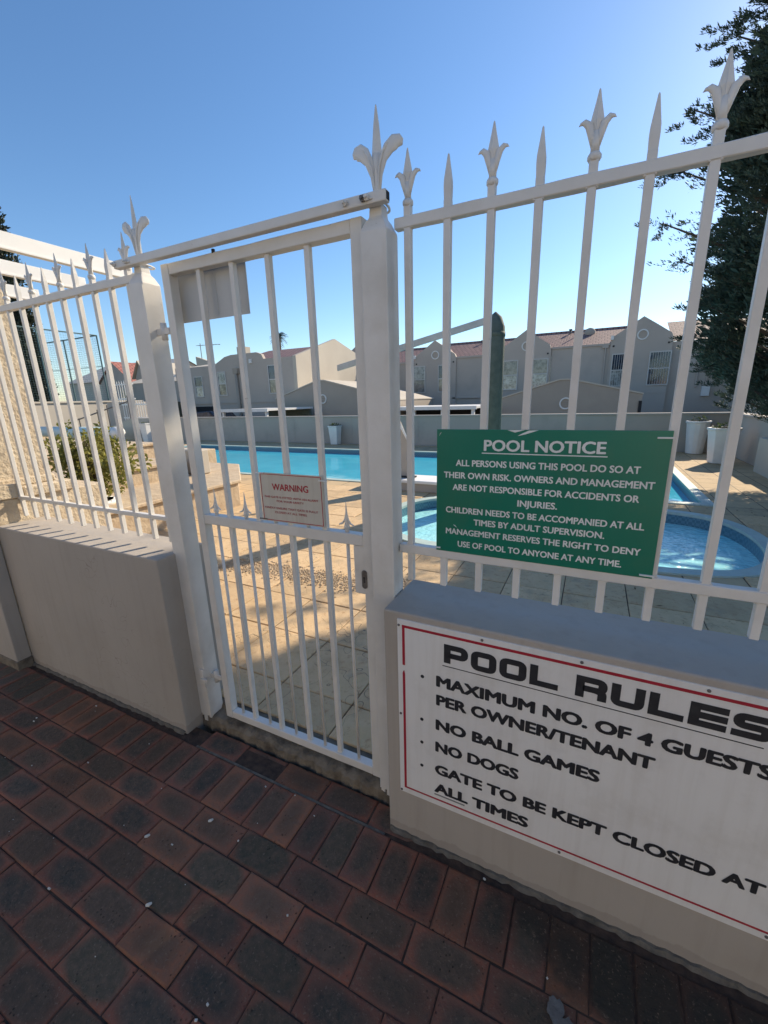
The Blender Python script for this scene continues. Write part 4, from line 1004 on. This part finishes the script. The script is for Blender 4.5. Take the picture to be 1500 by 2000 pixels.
def townhouse(ax, az, lab, wins, w_half=1.62, gap=6.65, seed=0):
    o = thing('townhouse', lab, 'house', (ax, FY, -1), group='row of taupe townhouses behind the pool')
    zs = az-1.02; L = ax-gap+1.7 ; Rx = ax+w_half
    gab = [(ax-w_half, -1.05), (ax+w_half, -1.05), (ax+w_half, zs-.25), (ax+w_half-.12, zs), (ax+.75, az-.50), (ax, az), (ax-.85, az-.58), (ax-w_half+.10, zs), (ax-w_half, zs-.05)]
    MB().prism(gab, FY, FY+.3).build('gable_wall', HOUSE, o)
    # link wall left of the gable
    box('wall', HOUSE, ax-gap+w_half, ax-w_half, FY+.10, FY+.35, -1.05, zs-.35, o)
    x0, x1 = ax-gap+w_half, ax-w_half
    # roof running behind, ridge parallel to the street
    m_ = MB(); yr = FY+3.9; zr = az-.05
    m_.quad((x0-1.7, FY+.20, zs-.35), (x1+1.6, FY+.20, zs-.35), (x1+1.6, yr, zr), (x0-1.7, yr, zr)); m_.quad((x0-1.7, yr, zr), (x1+1.6, yr, zr), (x1+1.6, yr+3.9, zs-.3), (x0-1.7, yr+3.9, zs-.3))
    rf = m_.build('roof', ROOF, o)
    MB().box(x0-1.7, x1+1.6, yr-.09, yr+.09, zr-.03, zr+.07).build('ridge', ROOF, rf)
    m_ = MB().quad((ax, FY+.31, az-.12), (ax+w_half, FY+.31, zs-.2), (ax+w_half, FY+3.9, zs-.2), (ax, FY+3.9, az-.12)).quad((ax, FY+.31, az-.12), (ax-w_half, FY+.31, zs-.2), (ax-w_half, FY+3.9, zs-.2), (ax, FY+3.9, az-.12))
    m_.build('roof', ROOF, o)
    MB().box(x0+.02, x1-.02, FY+.02, FY+.098, zs-.47, zs-.36).build('gutter', HOUSE, o)
    MB().tube([(x1-.25, FY+.05, -1), (x1-.25, FY+.05, zs-.45)], .05, 6).build('downpipe', HOUSE, o)
    MB().box(x1-.45, x1-.1, FY+.0, FY+.09, zs-.62, zs-.46).build('downpipe_head', HOUSE, o)
    ringpart(o, ax+.04, az-1.02, .30, FY)
    for x, z in ((ax+1.42, zs-.55), (ax-1.45, zs-.55)): MB().box(x-.05, x+.05, FY-.02, FY+.02, z-.05, z+.05).build('air_brick', DARK, o)
    MB().box(x0, ax+w_half, FY-.02, FY+.098, 1.42, 1.50).build('string_course', HOUSE, o)
    for (a, b, pn, brs, lw) in wins: window(o, ax+a, ax+b, 1.95, 3.78, FY, pn, brs, .5, lw)
    MB().box(x1-.02, x1+.14, FY-.12, FY-.001, zs-.18, zs+.06).build('corbel', TRIM, o)
    return o
townhouse(2.17, 5.86, 'rightmost townhouse with two barred windows, beside the conifer', [(-1.42, -.45, GLASS, True, GLASSC), (.58, 1.58, GLASS, True, GLASS)])
townhouse(-4.50, 5.70, 'second townhouse from the right, white-framed windows with half-drawn blinds', [(-1.36, -.48, GLASSB, False, GLASSC), (.56, 1.44, GLASSB, False, GLASSC)])
townhouse(-10.90, 5.56, 'third townhouse from the right, seen left of the green post', [(-1.62, -.80, GLASSC, True, GLASSB), (.32, 1.15, GLASS, False, GLASSB)])
townhouse(-17.6, 5.60, 'fourth townhouse from the right, half hidden by the latch side gate post', [(-1.1, -.5, GLASSB, False, GLASSB), (.5, 1.3, GLASS, False, GLASSB)])
# extension right of the row, behind the conifer
rx = thing('house', 'plain taupe house wall behind the conifer at the right', 'house', (7, 30, -1))
box('wall', HOUSE, 3.80, 13, FY+.3, FY+.6, -1.05, 4.35, rx); MB().quad((3.8, 30.3, 4.36), (13, 30.3, 4.36), (13, 34, 5.9), (3.8, 34, 5.9)).build('roof', ROOF, rx)
box('lower_wing', HOUSEL, 6.6, 14, 26, 30.28, -1.05, 3.5, rx)
MB().box(5.55, 5.95, 30.1, 30.29, 1.2, 1.75).build('meter_box', TRIM, rx)
for x in (5.25, 5.75): MB().tube([(x, 30.22, 1.7), (x, 30.22, 4.2)], .05, 6).build('pipe', HOUSE, rx)
# solar heater and flues on the roofs
sh = thing('roof_cowl', 'domed roof ventilator on the ridge left of the rightmost gable', 'ventilator', (-.75, 33.2, 5.4))
m_ = MB(); m_.tube([(-.75, 33.0, 5.2), (-.75, 33.0, 5.6), (-.75, 33.0, 5.78), (-.75, 33.0, 5.86)], [.30, .36, .26, .05], 12); m_.build('cowl', GARAGE, sh)
MB().tube([(-1.35, 33.0, 5.2), (-1.35, 33.0, 6.15)], .05, 6).build('flue', STEEL, sh)
for i, (x, y, z) in enumerate(((-8.2, 33.3, 5.35), (-2.0, 33.4, 5.6))):
    f_ = thing('flue_pipe', ('small dark flue on the roof left of the green post', 'small dark flue on the roof right of the second gable')[i], 'flue', (x, y, z), group='roof flues')
    MB().tube([(x, y, z-.1), (x, y, z+.25)], .07, 8).tube([(x, y, z+.25), (x, y, z+.33)], .12, 8).build('flue', STEEL, f_)

# garages with gabled parapets
def garage(ax, az, x0, x1, zl, zr, y, lab):
    o = thing('garage', lab, 'garage', (ax, y, -1), group='tan garages with gabled parapets')
    MB().prism([(x0, -1.05), (x1, -1.05), (x1, zr), (ax+.12, az), (ax-.35, az), (x0, zl)], y, y+5.5).build('wall', GARAGE, o)
    c_ = MB()
    c_.prism([(x1+.03, zr), (x1+.03, zr+.06), (ax+.13, az+.06), (ax+.12, az)], y-.05, y+5.5); c_.prism([(ax+.119, az+.001), (ax+.119, az+.06), (ax-.351, az+.06), (ax-.351, az+.001)], y-.05, y+5.5)
    c_.prism([(x0-.03, zl), (x0-.03, zl+.06), (ax-.352, az+.06), (ax-.352, az)], y-.05, y+5.5)
    c_.build('coping', HOUSEL, o)
    ringpart(o, ax-.02, az-1.04, .27, y)
    return o
ga = garage(-1.2, 2.14, -4.6, 1.82, 1.25, 1.42, 20.6, 'tan garage gable with a round vent, above the green notice board')
box('door_reveal', DARK, 1.70, 1.8205, 20.54, 20.598, .2, 1.15, ga)  # near-black panel stands for the shade in the reveal
garage(-14.6, 2.66, -18.2, -9.6, 1.70, 1.45, 20.6, 'tan garage gable with a round vent, left of the latch side gate post')
cpk = thing('carport', 'flat white-edged carport roof between the two garages', 'carport', (-7, 20, -1))
box('roof', TRIM, -9.5, -4.62, 17.6, 22.5, 1.02, 1.10, cpk)
box('fascia', TRIM, -9.55, -4.61, 17.52, 17.598, .98, 1.13, cpk)
for x in (-9.3, -7.6, -6.2, -4.8): box('post', TRIM, x-.07, x+.07, 17.65, 17.79, -1, 1.018, cpk)
box('back_wall', DARK, -9.5, -4.65, 22.3, 22.49, -1, 1.019, cpk)  # near-black so the shade under the carport roof is in the colour
cp2 = thing('carport', 'low white-edged carport roof in front of the left house block', 'carport', (-17.5, 17, -1))
box('roof', TRIM, -18.3, -14.9, 16.0, 19.9, 1.10, 1.20, cp2)
box('fascia', TRIM, -18.35, -14.88, 15.92, 15.998, 1.06, 1.22, cp2)
for x in (-18.1, -15.1): box('post', TRIM, x-.06, x+.06, 16.05, 16.17, -1, 1.098, cp2)
box('back_wall', GREENW, -18.2, -15, 19.7, 19.88, -1, 1.098, cp2)

# left block with the sunlit gable end
lb = thing('house', 'long taupe house block with a sunlit gable end, behind the gate', 'house', (-24, 25, -1))
LX = -16.7; y0, y1 = 21.0, 29.9; ze, za = 4.25, 5.66
prof = [(y0, -1.05), (y1, -1.05), (y1, ze+.35), (25.6, za), (y0, ze)]
MB().prism(prof, LX-.25, LX, 'x').build('gable_wall', HOUSEL, lb)  # paler than the taupe front, sunlight on this end put into the colour
MB().prism([(-23.5, -1.05), (LX-.251, -1.05), (LX-.251, ze-.04), (-19.25, ze-.04), (-19.4, 4.50), (-19.8, 4.64), (-22.0, 4.62), (-22.6, 4.52), (-22.95, 4.36), (-23.5, 4.12)], y0, y0+.25).build('wall', HOUSE, lb)
box('wall', HOUSE, -27.6, -23.501, y0+.05, y0+.3, -1.05, 4.05, lb)
box('wall', HOUSE, -34.5, -27.601, y0+.6, y0+.85, -1.05, ze-1.0, lb)
MB().quad((-22.6, y0+.15, ze-.12), (LX-.25, y0+.15, ze-.12), (LX-.25, 25.6, 5.30), (-22.6, 25.6, 5.30)).quad((-22.6, 25.6, 5.30), (LX-.25, 25.6, 5.30), (LX-.25, y1, ze), (-22.6, y1, ze)).build('roof', ROOF, lb)
MB().quad((-27.6, y0+.3, 4.05), (-22.6, y0+.3, 4.05), (-22.6, 24.6, 4.6), (-27.6, 24.6, 4.6)).build('roof', HOUSEL, lb)  # lit band of roof put into colour with the pale wall cream
MB().quad((-34.5, y0+.55, ze-1.0), (-27.5, y0+.55, ze-1.0), (-27.5, 24.2, ze-.25), (-34.5, 24.2, ze-.25)).build('roof', HOUSEL, lb)
MB().prism([(-30.2, ze-.8), (-27.3, ze-.8), (-28.9, ze+.7), (-30.2, ze+1.1)], 25.3, 25.6).build('gable_wall', HOUSEL, lb)
MB().quad((-28.9, 25.61, ze-.2), (-25.5, 25.61, ze-.2), (-25.5, 28, ze+.75), (-28.9, 28, ze+.75)).build('roof', ROOFR, lb)
for (a, b, z0_, z1_, pn, lw) in ((-25.7, -25.0, 2.05, 3.35, GLASS, GLASSC), (-23.35, -22.7, 2.1, 3.55, GLASSC, GLASSB)): window(lb, a, b, z0_, z1_, y0+(.05 if a < -24 else 0), pn, False, .5, lw)
window(lb, -18.9, -18.3, 2.1, 3.75, y0, GLASS, False, .5, GLASSB)
MB().tube([(-21.6, y0-.11, -1), (-21.6, y0-.11, 3.4)], .10, 8).build('downpipe', GARAGE, lb)
MB().box(-21.8, -21.4, y0-.21, y0-.001, 3.4, 3.75).build('downpipe_head', GARAGE, lb)
MB().box(-27.5, LX, y0-.05, y0-.001, 1.52, 1.62).build('string_course', HOUSE, lb)
for x in (-20.3, -18.0): MB().box(x-.10, x+.10, y0-.1, y0-.001, ze-.25, ze-.0).build('corbel', TRIM, lb)
box('opening_shade', DARK, -27.3, -24.2, y0-.03, y0+.049, -1, 1.35, lb)  # flat dark panel on the wall, interior shade put into its colour
box('chimney', HOUSEL, -24.9, -24.2, 24.6, 25.3, 4.0, 5.65, lb)
# parked car under the block, only its roof shows above the pool wall
car = thing('parked_car', 'dark parked car whose roof shows over the far pool wall', 'car', (-21.3, 17.9, -1))
X0 = -23.2
body = [(0, .35), (0, .75), (.25, .95), (.9, 1.02), (1.5, 1.42), (2.9, 1.46), (3.6, 1.05), (4.1, .98), (4.25, .7), (4.25, .35)]
MB().prism([(X0+a, -1+b*1.45) for a, b in body], 17.1, 18.8).build('body', CARD, car, bevel=.05)
MB().prism([(X0+1.1, .47), (X0+1.55, 1.0), (X0+2.85, 1.05), (X0+3.35, .50)], 17.085, 17.099).build('side_window', GLASS, car)
for x in (.85, 3.35): MB().tube([(X0+x, 17.05, -.66), (X0+x, 17.25, -.66)], .33, 16, 1, (0, 0, 1)).build('wheel', BLACKF, car)
# TV aerial, far palm
an = thing('tv_aerial', 'thin television aerial on the roof beyond the gate hinge', 'aerial', (-29.3, 25.4, 4.5))
MB().tube([(-29.6, 25.4, 5.0), (-29.6, 25.4, 6.35)], .03, 5).build('mast', STEEL, an)
MB().tube([(-30.0, 25.4, 6.2), (-27.9, 25.9, 6.2)], .02, 5, 1, (0, 0, 1)).build('boom', STEEL, an)
for k in range(4): MB().tube([(-29.9+k*.6, 25.2+k*.14, 6.2), (-29.9+k*.6, 25.7+k*.14, 6.2)], .012, 4, 1, (0, 0, 1)).build('element', STEEL, an)
def palm(x, y, z, r_, lab, seed):
    o = thing('palm_tree', lab, 'tree', (x, y, -1), group='palms beyond the roofs')
    MB().tube([(x, y, -1), (x+.2, y, z)], [.3, .2], 8).build('trunk', BARK, o)
    rr = random.Random(seed); m_ = MB()
    for k in range(46):
        a = rr.uniform(0, 6.28); e_ = rr.uniform(-.5, 1.2); L_ = r_*rr.uniform(.75, 1.1); P = []
        for i in range(6):
            u = i/5; P.append(Vector((x+.2+math.cos(a)*L_*u*math.cos(e_*(1-u*.4)), y+math.sin(a)*L_*u*math.cos(e_*(1-u*.4)), z+L_*(u*math.sin(e_)-.55*u*u))))
        for i in range(5):
            d = (P[i+1]-P[i]).normalized(); s_ = d.cross(Vector((0, 0, 1))).normalized()
            for sgn in (-1, 1):
                for q_ in (.2, .7):
                    p = P[i].lerp(P[i+1], q_); t2 = p+s_*sgn*r_*.22+Vector((0, 0, -r_*.12))+d*r_*.1
                    m_.quad(tuple(p), tuple(p+d*r_*.05), tuple(t2), tuple(t2))
    m_.f = [f for f in m_.f]; m_.build('crown', LEAFD, o)
palm(-41.5, 50, 10.6, 1.35, 'small palm crown rising behind the house roofs, seen through the gate', 3)

# far-left houses
def farhouse(x0, x1, y0_, d, ze_, za_, mtw, mtr, lab, axis='x'):
    o = thing('house', lab, 'house', ((x0+x1)/2, y0_, 1.7), group='houses at the far left')
    box('wall', mtw, x0, x1, y0_, y0_+d, -1, ze_, o)
    if axis == 'x':
        yc = y0_+d/2
        MB().quad((x0-.2, y0_-.3, ze_-.1), (x1+.2, y0_-.3, ze_-.1), (x1+.2, yc, za_), (x0-.2, yc, za_)).quad((x0-.2, yc, za_), (x1+.2, yc, za_), (x1+.2, y0_+d+.3, ze_-.1), (x0-.2, y0_+d+.3, ze_-.1)).build('roof', mtr, o)
        MB().prism([(y0_, ze_), (y0_+d, ze_), (yc, za_-.06)], x1-.25, x1, 'x').build('gable_wall', mtw, o)
    else:
        xc = (x0+x1)/2
        MB().quad((x0-.3, y0_-.2, ze_-.1), (xc, y0_-.2, za_), (xc, y0_+d, za_), (x0-.3, y0_+d, ze_-.1)).quad((xc, y0_-.2, za_), (x1+.3, y0_-.2, ze_-.1), (x1+.3, y0_+d, ze_-.1), (xc, y0_+d, za_)).build('roof', mtr, o)
        MB().prism([(x0, ze_), (x1, ze_), (xc, za_-.06)], y0_, y0_+.25).build('gable_wall', mtw, o)
    MB().box(x0+(x1-x0)*.6, x0+(x1-x0)*.75, y0_-.03, y0_-.001, 2.2, 3.2).build('window', GLASS, o)
    return o
farhouse(-62, -47, 32, 12, 4.6, 7.2, HOUSEL, simple('pale_roof', (.50, .47, .42), (.44, .41, .37), .8), 'pale-roofed house beyond the tennis court fence')
farhouse(-46.5, -41.5, 27, 8, 3.9, 5.9, HOUSE, ROOFR, 'grey gabled house behind the tennis court fence', 'y')
farhouse(-41, -31.5, 29, 9, 3.4, 5.0, HOUSE, ROOFR, 'grey house with a bright red roof behind the left railing')
farhouse(-36.4, -34.9, 24.0, 4, 3.9, 5.3, HOUSE, HOUSEL, 'narrow grey gabled house between the court fence and the hinge post', 'y')

# ================================================================== CONIFER AT THE RIGHT
ct = thing('conifer_tree', 'tall dark green conifer filling the right edge of the frame', 'tree', (3.9, 7.2, -1))
TX, TY = 3.9, 7.2
MB().tube([(TX, TY, -1.05), (TX-.05, TY, 2), (TX+.05, TY+.05, 5), (TX, TY, 10.5)], [.32, .24, .16, .03], 12).build('trunk', BARK, ct, smooth=True)
tips = [((.62, 6.7, 3.78), .28), ((.74, 6.8, 4.42), .26), ((.84, 6.9, 5.12), .25), ((1.20, 7.0, 5.85), .32), ((.90, 6.8, 3.30), .25), ((1.25, 6.8, 2.70), .28), ((1.38, 6.9, 2.12), .26), ((1.78, 6.7, 1.62), .28), ((2.3, 6.6, 1.22), .26), ((1.30, 7.0, 6.7), .3), ((1.6, 7.2, 7.6), .3), ((2.0, 7.2, 8.6), .3), ((2.6, 6.6, 1.05), .2)]
rr = random.Random(9)
def xleft(z):
    P_ = [(0.6, 2.7), (1.1, 2.2), (1.6, 1.75), (2.1, 1.45), (2.7, 1.30), (3.3, 1.15), (3.8, .95), (4.5, 1.0), (5.2, 1.2), (5.9, 1.45), (7.0, 1.6), (8.5, 1.9), (9.8, 2.7), (11, 3.5)]
    for (a_, xa), (b_, xb) in zip(P_, P_[1:]):
        if a_ <= z <= b_: return xa+(xb-xa)*(z-a_)/(b_-a_)
    return 3.5
for k in range(85):
    z = 1.3+8.6*rr.random(); y = TY+rr.uniform(-1.5, 1.9); yy = (y-TY)/2.6
    x = TX-(TX-xleft(z)-.22)*math.sqrt(max(.05, 1-yy*yy))+rr.uniform(0, .35)
    x = max(x-.12, .108*(y+1.05)+.10)
    tips.append(((x, y, z), rr.uniform(.24, .34)))
for k in range(34):
    z = 1.6+8.6*rr.random(); a = rr.uniform(-2.2, 2.2); rad = 2.4*(1-max(0, (z-6)/6))**.7
    tips.append(((TX+rad*math.cos(a), TY+rad*math.sin(a), z), .34))
blobs = []; limb = MB()
for (tx, ty, tz), rs in tips:
    b0 = Vector((TX, TY, max(.6, tz-.35-.28*abs(tx-TX)))); t1 = Vector((tx, ty, tz)); md = b0.lerp(t1, .55)+Vector((0, 0, -.16))
    limb.tube([b0, md, t1], [.06, .035, .008], 6)
    nseg = 9
    for i in range(2, nseg+1):
        u = i/nseg; p = (b0*(1-u)**2+md*2*u*(1-u)+t1*u*u)
        s_ = rs*(1.25-.85*u)+.03
        for j in range(3 if u < .9 else 2):
            q_ = p+Vector((rr.gauss(0, 1), rr.gauss(0, 1), rr.gauss(0, .6)))*s_*.5
            blobs.append((tuple(q_), (s_*rr.uniform(.5, .85), s_*rr.uniform(.5, .85), s_*rr.uniform(.35, .6))))
    for j in range(8):   # fine spiky shoots at the branch tips
        q_ = t1+Vector((rr.gauss(0, rs*.4), rr.gauss(0, rs*.4), rr.gauss(0, rs*.35)))
        d = Vector((tx-TX, (ty-TY)*.5, rr.uniform(-.1, 1.3))).normalized(); e_ = q_+(d*rr.uniform(.08, .24))+Vector((rr.gauss(0, .04), rr.gauss(0, .04), rr.gauss(0, .04)))
        for i in range(5): blobs.append((tuple(q_.lerp(e_, i/4)), (.035, .035, .03), 7.0*(1-i*.15)))
limb.build('limb', BARK, ct)
GAPS = [(.75, 3.35, .34), (1.15, 3.7, .22), (1.75, 8.3, .30), (1.95, 7.4, .34), (2.3, 7.1, .12), (.35, 3.2, .2), (-2.9, -1.3, .34), (-2.35, -1.25, .18), (-3.5, -1.2, .3), (-1.68, .85, .26, .5), (-1.58, 1.35, .34, .5), (-1.50, 1.9, .36, .5), (-1.45, 2.45, .34, .5), (-2.05, .75, .22, .6), (-2.1, 1.5, .3, .6), (-1.78, .5, .25, .4), (-1.36, 1.15, .24, .4), (-1.22, 1.85, .26, .4)]
leafcloud('crown', LEAFC, blobs, 560000, .055, ct, 21, .22, upb=.75, gaps=GAPS, wexp=.62, axis=(TX, TY))
core = []
for k in range(300):
    z = 1.7+rr.random()*8.3; y = TY+rr.uniform(-1.5, 1.7); yy = (y-TY)/2.4; xl_ = TX-(TX-xleft(z)-.45)*math.sqrt(max(.05, 1-yy*yy))
    x = max(xl_-.22, .112*(y+1.05)+.18)+rr.random()**1.3*(TX+1.2-xl_); core.append(((x, y, z), (.34, .34, .26)))
leafcloud('crown', LEAFC, core, 150000, .10, ct, 22, .30, upb=.6, gaps=GAPS, axis=(TX, TY))

lt = MB()
for k in range(420):
    x = random.uniform(-.6, 2.6); y = random.choice((random.uniform(.3, 2.7), random.uniform(5.0, 5.45), random.uniform(6, 10.8)))
    if y > 5.46 and x < 1.55: x = random.uniform(1.55, 2.6)
    if near_small(x, y, .05): continue
    a = random.uniform(0, 6.28); L_ = random.uniform(.008, .028); c, s2 = math.cos(a), math.sin(a); z = .0875
    lt.quad((x-c*L_, y-s2*L_, z), (x+s2*L_*.25, y-c*L_*.25, z+.002), (x+c*L_, y+s2*L_, z+.005), (x-s2*L_*.25, y+c*L_*.25, z+.001))
props(lt.build('leaf_litter', simple('dry_leaf', (.22, .14, .06), (.10, .06, .03), .9, 60)), 'dry leaf litter and needles scattered over the shaded pool deck', 'leaf litter', kind='stuff')
wb = MB()
rr = random.Random(4)
for x in (-1.289, -1.134, -.980, -.826):
    for z in (GZ0+.037, 1.026, 1.066, GZ1-.037):
        for sx in (-1, 1): wb.tube([(x+sx*.0095, .130, z-.002), (x+sx*.0105, .134, z+rr.uniform(-.001, .002)), (x+sx*.0095, .149, z)], [.0022, .003, .002], 5)
q = wb.build('weld_bead', WHITE, gt); q['kind'] = 'stuff'
wb = MB()
for k in range(19):
    x = -.4955+.1113*k
    for z in (1.9525, 1.0235, 1.0525):
        for sx in (-1, 1): wb.tube([(x+sx*.0095, .1285, z), (x+sx*.011, .132, z+rr.uniform(-.0015, .0015)), (x+sx*.0095, .146, z)], [.002, .003, .002], 5)
q = wb.build('weld_bead', WHITE, fr); q['kind'] = 'stuff'
